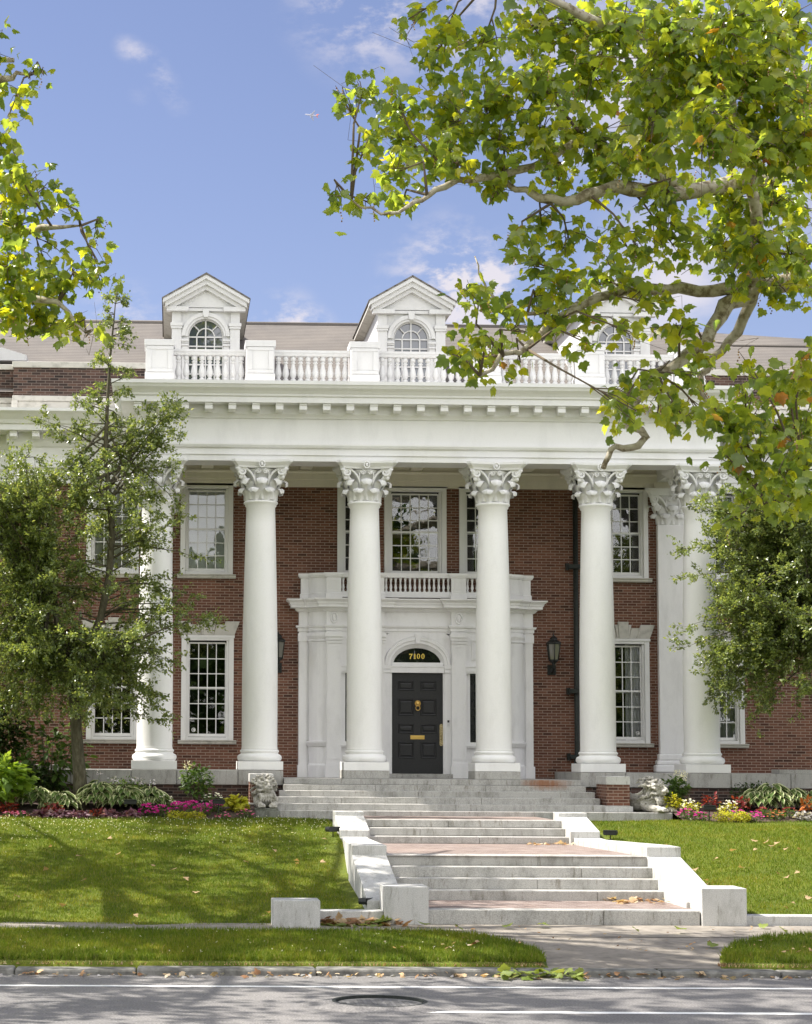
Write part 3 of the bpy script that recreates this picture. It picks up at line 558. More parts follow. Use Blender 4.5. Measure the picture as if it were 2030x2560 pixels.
# windows
def window(w, i):
    x, hw, z0, z1, cols, rows, kind = w
    b = MB(); cw = .2; wo = hw+cw
    zt = z1+.185; zb = z0-.15
    for sx in (-1, 1):
        b.box(*sorted((x+sx*(hw+.085), x+sx*wo)), YW-.06, YW+.1, zb, zt); b.box(*sorted((x+sx*(hw+.03), x+sx*(hw+.0835))), YW-.02, YW+.1, zb, z1+.07)
    b.box(x-hw-.0835, x+hw+.0835, YW-.06, YW+.1, z1+.075, zt); b.box(x-wo-.02, x+wo+.02, YW-.08, YW-.061, zt-.05, zt+.01)
    b.box(x-hw-.083, x+hw+.083, YW-.03, YW+.1, zb, zb+.07)
    o = b.build('window', M['white'], house, .006)
    s = MB(); zm = (z0+z1)/2; dx = 2*hw/cols
    for lo, hi, y in ((z0, zm, YW+.045), (zm, z1, YW+.08)):
        for sx in (-1, 1): s.box(*sorted((x+sx*(hw-.002), x+sx*(hw+.05))), y, y+.033, lo-(.07 if lo == z0 else .02), hi+.03)
        s.box(x-hw, x+hw, y+.001, y+.034, lo-(.07 if lo == z0 else .025), lo); s.box(x-hw, x+hw, y+.001, y+.034, hi-.0, hi+.04)
        nr = rows//2
        for k in range(1, nr): z = lo+(hi-lo)*k/nr; s.box(x-hw, x+hw, y+.004, y+.03, z-.011, z+.011)
        for k in range(1, cols): s.box(x-hw+dx*k-.011, x-hw+dx*k+.011, y+.003, y+.031, lo, hi)
    s.build('sash', M['white'], o)
    g = MB(); g.box(x-hw-.01, x+hw+.01, YW+.058, YW+.062, z0-.02, zm+.01); g.box(x-hw-.01, x+hw+.01, YW+.094, YW+.098, zm-.01, z1+.02)
    g.build('pane', M['glass'], o)
    if kind != 'palladian' or abs(x) < 1:
        s = MB(); e = .07 if kind != 'palladian' else 0
        if kind != 'palladian':
            s.sweep([(-.12, zb-.095), (.1, zb-.095), (.12, zb-.075), (.12, zb-.03), (.15, zb-.02), (.15, zb), (-.12, zb+.003), (-.12, zb-.095)], [(x-wo-e, YW), (x+wo+e, YW)]); s.build('sill', M['lime'], o)
    if kind == 'lower':
        s = MB(); zl = zt+.012
        def q(a0, a1, b0, b1, zt2, y): s.prism([(x+a0, zl), (x+a1, zl), (x+b1, zt2), (x+b0, zt2)], y, YW+.02)
        q(-.63, -.31, -.755, -.42, zl+.33, YW-.05); q(-.307, -.143, -.417, -.2, zl+.25, YW-.04); q(-.14, -.1, -.198, -.13, zl+.33, YW-.055); q(-.098, .098, -.128, .128, zl+.4, YW-.07); q(.1, .14, .13, .198, zl+.33, YW-.055); q(.143, .307, .2, .417, zl+.25, YW-.04); q(.31, .63, .42, .755, zl+.33, YW-.05)
        s.build('lintel', M['lime'], o, .006)
    if kind == 'upper' and x < 0:
        s = MB(); z = z0-.03
        while z < z1+.05: s.add([(x-hw-.08, YW+.17, z), (x+hw+.08, YW+.17, z), (x+hw+.08, YW+.135, z+.062), (x-hw-.08, YW+.135, z+.062)], [(0, 1, 2, 3)]); z += .052
        s.build('blind', M['blind'], o)
    if x > 3 and kind == 'lower' or (x > 6):
        s = MB(); n = 16; xs = [x+hw*.22+k*(hw*1.0)/n for k in range(n+1)]
        vs = [(q_, YW+.2+.03*math.sin(k*1.9), z) for z in (z0-.1, z1+.1) for k, q_ in enumerate(xs)]
        s.add(vs, [(k, k+1, n+2+k, n+1+k) for k in range(n)], True); s.build('curtain', M['curtain'], o)
    if kind == 'lower' and -6 < x < -3 or (kind == 'lower' and 3 < x < 6):
        s = MB(); sx_, sz_ = x-hw+.1 if x < 0 else x+hw-.07, z0+.09
        k = 14; s.add([(sx_+.05*math.cos(2*math.pi*i/k), YW+.056, sz_+.05*math.sin(2*math.pi*i/k)) for i in range(k)], [tuple(range(k))])
        st = s.build('sticker', M['white'], o); s = MB()
        s.tube([(sx_+.026*math.cos(R(a)), YW+.054, sz_+.026*math.sin(R(a))) for a in range(45, 320, 25)], .006, 5); s.build('sticker_mark', M['black'], o)
for i, w in enumerate(WIN): window(w, i)
# ------------------------------------------------------------ entrance surround
port = None
def surround():
    Z0 = -.18
    b = MB()
    arc = [(2.14+.42*math.sin(R(a)), 2.40-.42*math.cos(R(a))) for a in range(0, 71, 10)]
    half = [(0, 2.03), (.785, 2.03), (.785, 1.91), (1.13, 1.91), (1.13, 2.03), (1.795, 2.03), (1.795, 1.91), (2.145, 1.91), (2.145, 1.985)]+[(x, y+.01) for x, y in arc[1:]]+[(2.575, 2.25), (2.765, 2.25), (2.765, 2.41)]
    path = [(-x, y) for x, y in reversed(half[1:])]+half[1:]
    b.sweep([(-.35, 3.19), (0, 3.19), (0, 3.235), (.025, 3.24), (.025, 3.31), (.06, 3.325), (.075, 3.37), (0, 3.372), (0, 3.69), (.04, 3.7), (.09, 3.75), (.09, 3.775), (.2, 3.785), (.2, 3.85), (.22, 3.855), (.23, 3.9), (.28, 3.945), (.3, 3.955), (.3, 3.985), (-.35, 3.99), (-.35, 3.19)], path)
    for sx in (-1, 1):
        def q(x0, x1, *r): b.box(min(sx*x0, sx*x1), max(sx*x0, sx*x1), *r)
        def pil(x0, x1, yf):
            q(x0, x1, yf, yf+.3, Z0, 3.19); q(x0-.03, x1+.03, yf-.035, yf+.28, Z0-.0, .1); q(x0-.015, x1+.015, yf-.02, yf+.28, .102, .155)
            q(x0-.012, x1+.012, yf-.03, yf+.28, 2.95, 2.985); q(x0-.02, x1+.02, yf-.04, yf+.28, 3.02, 3.09); q(x0-.035, x1+.035, yf-.075, yf+.28, 3.092, 3.188)
            q(x0+.02, x0+.055, yf-.01, yf-.001, .25, 2.9); q(x1-.055, x1-.02, yf-.01, yf-.001, .25, 2.9); q(x0+.056, x1-.056, yf-.009, yf-.001, 2.865, 2.9); q(x0+.056, x1-.056, yf-.009, yf-.001, .25, .285)
        pil(.785, 1.13, 1.89); pil(1.795, 2.145, 1.89)
        q(2.58, 2.76, 2.26, 2.42, Z0, 3.19); q(2.56, 2.79, 2.23, 2.41, Z0, .1); q(2.56, 2.785, 2.24, 2.41, 3.0, 3.19)
        q(2.12, 2.77, 2.37, 2.405, Z0, 3.19); q(2.5, 2.6, 2.29, 2.4, Z0, 3.189)
        # rounded corner between pilaster and wall
        pth = arc if sx > 0 else [(-x, y) for x, y in reversed(arc)]
        b.sweep([(-.1, Z0), (.03, Z0), (.03, .1), (0, .14), (0, .53), (.03, .55), (.07, .63), (.07, .66), (0, .67), (0, 2.98), (.03, 3.0), (.03, 3.03), (.015, 3.04), (.05, 3.12), (.05, 3.19), (-.1, 3.19)], pth, smooth=False)
        # side light bay
        q(1.131, 1.235, 2.04, 2.2, .66, 2.43); q(1.69, 1.794, 2.04, 2.2, .66, 2.43); q(1.131, 1.794, 2.035, 2.2, 2.435, 3.188); q(1.131, 1.794, 2.036, 2.2, Z0, .525)
        q(1.131, 1.794, 1.95, 2.19, .527, .56); q(1.131, 1.794, 1.93, 2.19, .562, .658); q(1.131, 1.794, 1.95, 2.19, 2.30, 2.40); q(1.131, 1.794, 1.965, 2.189, 2.262, 2.298); q(1.131, 1.794, 1.93, 2.19, 2.402, 2.433)
        for (za, zb_) in ((2.58, 3.05), (.02, .42)):
            q(1.27, 1.30, 2.01, 2.0345, za, zb_); q(1.62, 1.65, 2.01, 2.0345, za, zb_); q(1.301, 1.619, 2.011, 2.0345, za, za+.03); q(1.301, 1.619, 2.011, 2.0345, zb_-.03, zb_)
        # door jambs
        q(.64, .783, 2.0, 2.25, Z0, 2.27); q(.6, .639, 2.03, 2.25, Z0, 2.27)
        q(.63, .784, 1.955, 2.24, 2.36, 2.455); q(.635, .784, 1.975, 2.24, 2.272, 2.358)
        for k in range(14):   # oval patera on the frieze over each pilaster
            pass
    b.box(-.63, .63, 2.0, 2.24, 2.272, 2.40); b.box(-.63, .63, 1.985, 2.24, 2.402, 2.44); b.box(-.6, .6, 2.04, 2.24, 2.44, 2.513)
    zc = 2.457
    def ell(a, c, y, n=24): return [(a*math.cos(math.pi*k/n), y, zc+c*math.sin(math.pi*k/n)) for k in range(n+1)]
    rings = [ell(.784, .66, 2.025), ell(.77, .645, 1.96), ell(.71, .575, 1.96), ell(.70, .565, 1.99), ell(.635, .50, 1.99), ell(.625, .485, 2.02), ell(.565, .402, 2.09), ell(.56, .396, 2.1)]
    for A, B in zip(rings, rings[1:]): b.add(A+B, [(i, i+1, 26+i, 25+i) for i in range(24)], False)
    A = rings[0]; out = []
    for x, y, z in A:
        k = min(.785/abs(x) if abs(x) > 1e-6 else 9, (3.19-zc)/(z-zc) if z-zc > 1e-6 else 9); out.append((x*k, 2.032, zc+(z-zc)*k))
    b.add([(x, 2.032, z) for x, y, z in A]+out, [(i, i+1, 26+i, 25+i) for i in range(24)])
    b.prism([(-.04, 2.95), (.045, 2.95), (.07, 3.185), (-.065, 3.185)], 1.91, 1.985); b.prism([(-.02, 2.96), (.025, 2.96), (.04, 3.18), (-.035, 3.18)], 1.9, 1.909)
    p = b.build('entrance_surround', M['white2'], house)
    for sx in (-1, 1):
        for xc in (.957, 1.97): b = MB(); b.tube([(sx*xc+.075*math.cos(R(a)), 1.9, 3.54+.12*math.sin(R(a))) for a in range(0, 361, 20)], .02, 6); b.ball((sx*xc, 1.905, 3.54), .05, .03, .09, 10, 6); b.build('patera', M['white2'], p)
    # parapet with balusters above the cornice
    b = MB(); t = MB()
    solid = [[(.79, 2.03), (.79, 1.9), (1.13, 1.9), (1.13, 2.03)], [(1.80, 2.03), (1.80, 1.9), (2.145, 1.9), (2.145, 1.99)]+[(x, y+.02) for x, y in arc[1:]]+[(2.58, 2.27), (2.72, 2.27), (2.72, 2.41)]]
    PRF = [(-.12, 3.985), (.02, 3.985), (.02, 4.12), (0, 4.14), (0, 4.49), (.03, 4.5), (.06, 4.55), (.06, 4.6), (-.12, 4.62), (-.12, 3.985)]
    for sld in solid:
        b.sweep(PRF, sld); b.sweep(PRF, [(-x, y) for x, y in reversed(sld)])
    for x0, x1 in ((-.79, .79), (1.13, 1.80), (-1.80, -1.13)):
        b.box(x0, x1, 1.97, 2.13, 4.035, 4.17); b.box(x0, x1, 1.96, 2.14, 4.5, 4.61)
    for sx in (-1, 1):
        for xc in (.96, 1.972): b.box(sx*xc-.1, sx*xc+.1, 1.885, 1.8995, 4.22, 4.25); b.box(sx*xc-.1, sx*xc+.1, 1.885, 1.8995, 4.41, 4.44); b.box(sx*xc-.1, sx*xc-.07, 1.8852, 1.8995, 4.2505, 4.4095); b.box(sx*xc+.07, sx*xc+.1, 1.8852, 1.8995, 4.2505, 4.4095)
    pp = b.build('balcony_parapet', M['white2'], house, .004)
    bb = MB(); bb.lathe([(.032, 4.17), (.032, 4.2), (.018, 4.21), (.036, 4.26), (.03, 4.31), (.018, 4.37), (.026, 4.38), (.017, 4.39), (.03, 4.45), (.035, 4.5)], (0, 0, 0), 8); bb.xf(lambda v: v+off)
    b0 = bb.build('baluster', M['white2'], pp); first = True
    for x0, x1, n in ((-.79, .79, 14), (1.13, 1.80, 6), (-1.80, -1.13, 6)):
        for i in range(n):
            o = b0 if first else dup(b0, (0, 0, 0), pp); first = False; o.location = (x0+(x1-x0)*(i+.5)/n-off.x, 2.05-off.y, -off.z)
    # glazed side lights with iron grilles
    for sx in (-1, 1):
        g = MB(); g.box(min(sx*1.235, sx*1.69), max(sx*1.235, sx*1.69), 2.09, 2.1, .66, 2.262); go = g.build('side_light', M['glass_dark'], p)
        g = MB()
        for k in range(5): x = sx*(1.26+.1*k); g.tube([(x, 2.05, .69), (x, 2.05, 2.23)], .009, 6)
        for z in (.7, 1.1, 1.45, 1.85, 2.22): g.box(min(sx*1.24, sx*1.685), max(sx*1.24, sx*1.685), 2.045, 2.057, z-.01, z+.01)
        for z in (.9, 1.28, 1.65, 2.05):
            for x in (1.31, 1.41, 1.51, 1.61): g.tube([(sx*x+.035*math.cos(R(a)), 2.048, z+.035*math.sin(R(a))) for a in range(0, 361, 45)], .006, 5)
        g.build('grille', M['black'], go)
    # fanlight with the number
    g = MB(); n = 24; pts = [(.555*math.cos(math.pi*k/n), 2.105, 2.513+.335*math.sin(math.pi*k/n)) for k in range(n+1)]; g.add(pts, [tuple(range(n+1))])
    fo = g.build('fanlight', M['glass_dark'], p)
    g = MB(); h = .124; z = 2.601; y0, y1 = 2.088, 2.098
    def poly(pts, x): g.prism([(x+a*h, z+c*h) for a, c in pts], y0, y1)
    def zero(x, w=.62):
        k = 20; O = [(x+w*h*(.5+.5*math.cos(2*math.pi*i/k)), z+h*(.5+.5*math.sin(2*math.pi*i/k))) for i in range(k)]; I = [(x+w*h*(.5+.2*math.cos(2*math.pi*i/k)), z+h*(.5+.4*math.sin(2*math.pi*i/k))) for i in range(k)]
        g.add([(a, y0, c) for a, c in O+I], [(i, (i+1) % k, k+(i+1) % k, k+i) for i in range(k)])
    poly([(.14, 0), (.36, 0), (.4, .35), (.68, .88), (.68, 1), (.56, .97), (.06, .97), (.0, .68), (.06, .68), (.12, .78), (.48, .8), (.2, .4)], -.19)
    poly([(.02, 0), (.48, 0), (.48, .07), (.36, .09), (.36, 1), (.28, 1), (.02, .86), (.02, .8), (.16, .84), (.16, .09), (.02, .07)], -.085)
    zero(-.008); zero(.098); g.build('house_number', M['gold'], fo)
    # threshold and door
    g = MB(); g.box(-.8, .8, 1.83, 2.3, Z0+.002, -.082); g.build('threshold', M['granite'], p, .006)
    b = MB(); dx0, dx1, yd = -.602, .602+.03, 2.075
    dx1 = .602
    b.box(dx0, dx1, yd, yd+.05, -.078, 2.27)
    do = b.build('door', M['door'], house)
    for zs_ in ((1.857, 2.08), (1.276, 1.658), (.861, 1.07), (.278, .655)):
        for xs_ in ((-.452, -.078), (.078, .452)):
            m = MB(); (x0, x1), (z0, z1) = xs_, zs_
            def ringq(i0, i1, ya, yb):
                a = [(x0+i0, z0+i0), (x1-i0, z0+i0), (x1-i0, z1-i0), (x0+i0, z1-i0)]; c = [(x0+i1, z0+i1), (x1-i1, z0+i1), (x1-i1, z1-i1), (x0+i1, z1-i1)]
                m.add([(p_[0], ya, p_[1]) for p_ in a]+[(p_[0], yb, p_[1]) for p_ in c], [(i, (i+1) % 4, 4+(i+1) % 4, 4+i) for i in range(4)])
            ringq(0, .012, yd-.001, yd-.022); ringq(.012, .03, yd-.022, yd-.016); ringq(.03, .04, yd-.016, yd-.002); ringq(.04, .075, yd-.002, yd-.02)
            i = .075; m.add([(x0+i, yd-.02, z0+i), (x1-i, yd-.02, z0+i), (x1-i, yd-.02, z1-i), (x0+i, yd-.02, z1-i)], [(0, 1, 2, 3)]); m.build('door_panel', M['door'], do)
    m = MB(); m.box(-.163, .167, yd-.012, yd-.001, .72, .812); m.box(-.12, .125, yd-.018, yd-.0122, .75, .785); m.build('mail_slot', M['brass'], do, .003)
    m = MB(); m.ball((.008, yd-.02, 1.555), .052, .045, .06, 14, 10)
    for k in range(12): a = 2*math.pi*k/12; m.ball((.008+.058*math.cos(a), yd-.02, 1.555+.06*math.sin(a)), .018, .02, .018, 8, 5)
    m.ball((.008, yd-.06, 1.535), .018, .02, .016, 8, 6); m.tube([(.008+.05*math.cos(R(a)), yd-.05, 1.45+.056*math.sin(R(a))) for a in range(0, 361, 20)], .011, 7); m.build('door_knocker', M['brass'], do)
    m = MB(); pts = [(.522, .6), (.535, .575), (.56, .567), (.585, .575), (.597, .6), (.597, 1.05), (.585, 1.075), (.56, 1.087), (.535, 1.075), (.522, 1.05)]; m.prism(pts, yd-.012, yd-.001)
    for k in range(9): m.ball((.56, yd-.014, .62+.055*k), .022, .012, .022, 8, 6)
    m.tube([(.56, yd-.02, .98), (.56, yd-.07, .95), (.56, yd-.075, .85), (.56, yd-.065, .75), (.56, yd-.02, .72)], .012, 8); m.build('door_handle', M['brass2'], do)
    m = MB(); m.box(.69, .74, 1.975, 1.999, 1.04, 1.17); m.build('doorbell', M['white'], p, .006); m = MB(); m.box(.692, .738, 1.972, 1.9745, 1.115, 1.168); m.build('doorbell_camera', M['black'], p)
surround()
# downspout
b = MB(); b.tube([(3.80, 2.30, 7.0), (3.80, 2.30, .42), (3.78, 2.27, .3), (3.75, 2.2, .1)], .062, 12)
for z in (1.88, 4.83, .34): b.box(3.62, 3.94, 2.2, 2.4, z-.05, z+.05); b.box(3.57, 3.64, 2.26, 2.4, z-.08, z+.08)
b.build('downspout', M['iron'], house)

# ============================================================ lanterns on the wall
def lantern(x, label):
    o = thing('wall_lantern', label, 'lantern', (x, YW, 2.3), 'lanterns beside the entrance')
    y = YW-.27; b = MB(); n = 6
    def hexa(r, z): return [(x+r*math.cos(R(60*k+30)), y+r*math.sin(R(60*k+30)), z) for k in range(n)]
    def loft(A, B): b.add(A+B, [(i, (i+1) % n, n+(i+1) % n, n+i) for i in range(n)])
    R0, R1 = hexa(.115, 2.6), hexa(.165, 2.985)
    for i in range(n): b.tube([R0[i], R1[i]], .011, 5); b.tube([R1[i], R1[(i+1) % n]], .014, 5); b.tube([R0[i], R0[(i+1) % n]], .014, 5)
    loft(hexa(.19, 2.985), hexa(.19, 3.01)); loft(hexa(.19, 3.01), hexa(.09, 3.08)); loft(hexa(.09, 3.08), hexa(.085, 3.11)); loft(hexa(.105, 3.11), hexa(.03, 3.17)); b.add(hexa(.19, 2.985), [tuple(range(6))])
    b.lathe([(.03, 3.165), (.018, 3.18), (.022, 3.2), (.006, 3.22), (.003, 3.29)], (x, y, 0), 8)
    b.lathe([(.12, 2.6), (.1, 2.57), (.05, 2.53), (.03, 2.48), (.035, 2.46), (.005, 2.42)], (x, y, 0), 10)
    b.build('lantern_frame', M['black'], o)
    g = MB(); A, B = hexa(.108, 2.605), hexa(.158, 2.98); g.add(A+B, [(i, (i+1) % n, n+(i+1) % n, n+i) for i in range(n)]); g.build('lantern_pane', M['lantern_glass'], o)
    b = MB(); b.box(x-.1, x+.1, YW-.03, YW-.002, 2.26, 2.5); b.tube([(x, YW-.03, 2.36), (x, YW-.13, 2.33), (x, YW-.23, 2.38), (x, y, 2.48)], [.03, .025, .022, .03], 8); b.ball((x, YW-.09, 2.36), .05, .05, .06); b.build('bracket', M['black'], o, .006)
lantern(3.225, 'black wall lantern on the brick between entrance and downspout'); lantern(-3.26, 'black wall lantern partly hidden by the second column from the left')

# ============================================================ steps from street to porch
G = 'granite'
st = thing('front_steps', 'grey granite steps with brick landings rising from pavement to porch', 'steps', (0, -7, -2.2))
def step(x0, x1, y0, y1, z0, z1, m=G, joints=(), name='step'):
    b = MB(); xs = [x0]+list(joints)+[x1]
    for a, c in zip(xs, xs[1:]): b.box(a+.0022, c-.0022, y0, y1, z0, z1)
    return b.build(name, M[m], st, .012)
b = MB(); b.box(-3.27, 3.27, -.615, -.52, -.304, -.182); b.box(-3.27, 3.27, -.519, 2.38, -.34, -.181)
b.build('porch_floor', M['granite_rust'], st, .008)
PZ = [-.182, -.307, -.431, -.559, -.694, -.833, -1.0]
for i in range(1, 6):
    hw = [0, 3.3, 3.42, 3.46, 3.5, 4.84][i]; hl = hw if i < 5 else 3.98
    y0 = -.62-.34*i
    step(-hl, hw, y0, -.62-.34*(i-1)+.05 if i < 5 else -1.2, PZ[i+1]-.02, PZ[i], 'granite_rust' if i < 4 else G, [(-1.3, 1.1), (-.4,), (-2.1, .9), (.3,), (-2.2, 2.3)][i-1])
b = MB(); b.box(-3.98, -3.45, -2.42, -1.4, -1.2, -.836); b.build('slab', M['granite3'], st, .015)
step(-1.955, 1.955, -4.69, -2.33, -1.3, -.935, 'paver', (), 'landing')
step(-1.96, 1.96, -5.05, -4.7, -1.07, -.926, G, (-.3,)); step(-1.97, 1.97, -5.4, -5.052, -1.22, -1.074, G, (-.9,)); step(-2.02, 2.02, -5.75, -5.402, -1.36, -1.223, G, (.2,))
b = MB(); b.add([(-2.0, -5.7, -1.36), (2.0, -5.7, -1.36), (2.15, -10.95, -1.335), (-2.15, -10.95, -1.335)], [(0, 1, 2, 3)]); b.build('landing', M['paver'], st)
for i in range(4): step(-2.19, 2.19, -10.9-.36*(i+1)+.36-.0, -10.9-.36*i+.36 if i else -10.4, -1.5-.168*i, -1.326-.168*i, G, [(.35,), (1.0,), (.2,), (1.1,)][i])
b = MB(); b.add([(-2.12, -11.9, -1.985), (2.12, -11.9, -1.985), (2.3, -13.7, -1.992), (-2.3, -13.7, -1.992)], [(0, 1, 2, 3)]); b.build('landing', M['paver'], st)
step(-2.0, 2.21, -13.95, -13.6, -2.3, -1.985, G, (.75,))
def cheek(sx):
    b = MB()
    def P(x0, x1, pts): b.prism([(y, z) for y, z in pts], min(sx*x0, sx*x1), max(sx*x0, sx*x1), 'x')
    P(1.93, 2.5, [(-4.75, -.783), (-4.2, -.783), (-4.2, -1.5), (-5.9, -1.5), (-5.9, -1.105), (-4.75, -.866)])
    P(1.99, 2.52, [(-5.905, -1.23), (-5.905, -1.6), (-6.3, -1.6), (-6.3, -1.235)])
    # long curb beside the middle landing
    for (ya, yb, xa, xb) in ((-6.302, -10.2, 1.995, 2.17),):
        b.add([(sx*xa, ya, -1.24), (sx*(xa+.5), ya, -1.24), (sx*(xb+.56), yb, -1.168), (sx*xb, yb, -1.168), (sx*xa, ya, -1.7), (sx*(xa+.5), ya, -1.7), (sx*(xb+.56), yb, -1.7), (sx*xb, yb, -1.7)], [(0, 1, 2, 3), (0, 3, 7, 4), (1, 5, 6, 2), (0, 4, 5, 1), (3, 2, 6, 7)])
    P(2.165, 2.735, [(-10.203, -1.168), (-10.203, -2.2), (-13.33, -2.2), (-13.33, -1.9), (-12.9, -1.79), (-10.9, -1.335), (-10.9, -1.168)])
    return b.build('cheek_wall', M['granite2'], st, .012)
cheek(1); cheek(-1)
b = MB(); b.box(2.225, 2.904, -14.0, -13.32, -2.3, -1.643); b.build('end_block', M['granite2'], st, .012)
b = MB(); b.box(-2.545, -1.88, -14.0, -13.32, -2.3, -1.643); b.build('end_block', M['granite2'], st, .012)
# pedestals at the sides of the porch steps
def pedestal(x0, x1, y0, y1, label):
    o = thing('brick_pedestal', label, 'pedestal', ((x0+x1)/2, y1, -.83), 'brick pedestals beside the porch steps')
    b = MB(); b.box(x0+.008, x1-.008, y0+.008, y1-.01, -.70, -.256); b.build('brick_core', M['brick'], o)
    b = MB(); b.box(x0, x1, y0, y1, -.255, -.078); b.build('cap', M['granite2'], o, .01)
    b = MB(); b.box(x0-.03, x1+.05, y0-.04, y1, -.832, -.715); b.box(x0-.005, x1+.01, y0-.012, y1, -.7145, -.7005); b.build('base', M['granite2'], o, .012)
pedestal(3.505, 4.018, -2.0, -1.0, 'brick pedestal with pale stone cap right of the porch steps'); pedestal(-4.06, -3.55, -1.55, -.75, 'brick pedestal with stone cap standing behind the front-facing lion statue')
# loose granite block and low curbs at the pavement
o = MB(); o.box(-4.234, -3.54, -14.5, -13.95, -2.35, -1.82); o = o.build('granite_block', M['granite2'], None, .014); tag(o, 'low speckled granite block standing on the lawn edge left of the steps', 'block')
o = MB(); o.box(-3.53, -2.55, -13.9, -13.55, -2.35, -2.015); o = o.build('low_curb', M['granite2'], None, .012); tag(o, 'short granite curb between the loose block and the left stair end', 'curb')
o = MB()
for a, c in ((2.91, 4.33), (4.338, 5.9), (5.908, 9), (9.01, 14)): o.box(a, c, -13.9, -13.55, -2.35, -2.057)
o = o.build('low_curb', M['granite2'], None, .012); tag(o, 'long granite curb along the pavement at the foot of the right lawn', 'curb')

# ============================================================ lions
def lion(loc, face, body_dir, label, yawh, scale=1.0):
    # lying lion, built round its chest; +(-y) is the way it faces before turning
    b = MB()
    b.ball((0, .1, .2), .2, .3, .2); b.ball((0, .42, .2), .19, .3, .18); b.ball((0, .72, .2), .2, .22, .2)      # chest, belly, rump
    b.ball((-.19, .68, .12), .1, .2, .14); b.ball((.19, .68, .12), .1, .2, .14)                                   # haunches
    for s in (-1, 1):
        b.tube([(s*.17, .1, .2), (s*.18, -.05, .1), (s*.13, -.3, .06)], [.1, .08, .07], 10); b.ball((s*.125, -.36, .06), .088, .1, .06)
        for k in range(4): b.tube([(s*.125+(-.058+.039*k), -.37, .075), (s*.125+(-.062+.042*k), -.43, .058), (s*.125+(-.062+.042*k), -.45, .022)], [.025, .025, .021], 7)
        b.tube([(s*.2, .66, .06), (s*.21, .5, .04), (s*.2, .42, .04)], [.06, .05, .05], 8)
    b.tube([(.05, .9, .1), (.2, .95, .05), (.26, .75, .04), (.27, .55, .05)], [.03, .028, .025, .04], 7)
    n0 = len(b.v)
    # head and mane in own axes, then turned
    b.ball((0, 0, 0), .135, .15, .16); b.ball((0, -.13, -.04), .075, .1, .065); b.ball((0, -.12, -.1), .06, .08, .045); b.ball((0, -.225, -.015), .035, .03, .024)
    for s in (-1, 1):
        b.ball((s*.045, -.2, -.055), .042, .045, .038); b.ball((s*.058, -.128, .05), .03, .03, .022); b.tube([(s*.02, -.13, .085), (s*.06, -.135, .095), (s*.1, -.1, .07)], [.022, .026, .018], 6); b.ball((s*.13, -.01, .14), .04, .03, .045)
    b.tube([(0, -.12, .1), (0, -.18, .03), (0, -.22, 0)], [.03, .028, .03], 8)
    b.ball((0, .13, -.05), .18, .17, .21)
    rr = random.Random(5)
    for ring, (rad, yy, L_) in enumerate(((.15, -.06, .13), (.19, .03, .15), (.215, .12, .17), (.2, .22, .16))):
        for k in range(13):
            a = 2*math.pi*(k+.5*(ring % 2))/13+rr.uniform(-.1, .1); c, s = math.cos(a), math.sin(a); sw = rr.choice((-1, 1))*.05
            p0 = Vector((c*rad*.8, yy, s*rad*.9)); p1 = Vector((c*(rad+.045)-s*sw, yy-.015, s*(rad+.05)+c*sw)); p2 = Vector((c*(rad+.05)-s*sw*1.6, yy+.07, s*(rad+.055)+c*sw*1.6)); p3 = p2+Vector((s*sw*.6, L_*.45, -c*sw*.6-.02))
            b.tube([p0, p1, p2, p3], [.022, .03, .024, .01], 7)
    for k in range(7): x = (k-3)*.05; b.tube([(x, -.04, -.16), (x*1.1, -.1, -.24), (x*1.15+.01, -.09, -.33)], [.035, .034, .015], 7)   # beard
    Rm = Matrix.Rotation(yawh, 3, 'Z') @ Matrix.Rotation(R(-6), 3, 'X')
    b.xf(lambda v: Rm @ v+Vector((0, -.09, .46)), n0)
    Rb = Matrix.Rotation(body_dir, 3, 'Z')
    b.xf(lambda v: Rb @ (v*scale)+Vector(loc))
    o = b.build('lion_statue', M['statue'], None)
    m = o.modifiers.new('fuse', 'REMESH'); m.mode = 'VOXEL'; m.voxel_size = .0085; m.use_smooth_shade = True
    m = o.modifiers.new('smooth', 'SMOOTH'); m.factor = .4; m.iterations = 1
    t = bpy.data.textures.new('stone_grain', 'CLOUDS'); t.noise_scale = .05; m = o.modifiers.new('worn', 'DISPLACE'); m.texture = t; m.strength = .016; m.texture_coords = 'LOCAL'
    tag(o, label, 'statue', 'stone lions beside the steps'); return o
lion((-3.735, -1.96, -.80), 0, R(2), 'lichen-stained stone lion facing the street left of the porch steps', R(14), 1.0)
b = MB(); b.box(-3.99, -3.49, -2.41, -1.56, -.838, -.79); o = b.build('statue_plinth', M['granite3'], None, .012); tag(o, 'thin mossy slab under the left stone lion', 'slab')
lion((4.52, -1.95, -.835), 0, R(33), 'pale stone lion lying right of the brick pedestal, head turned aside', R(14), 1.05)

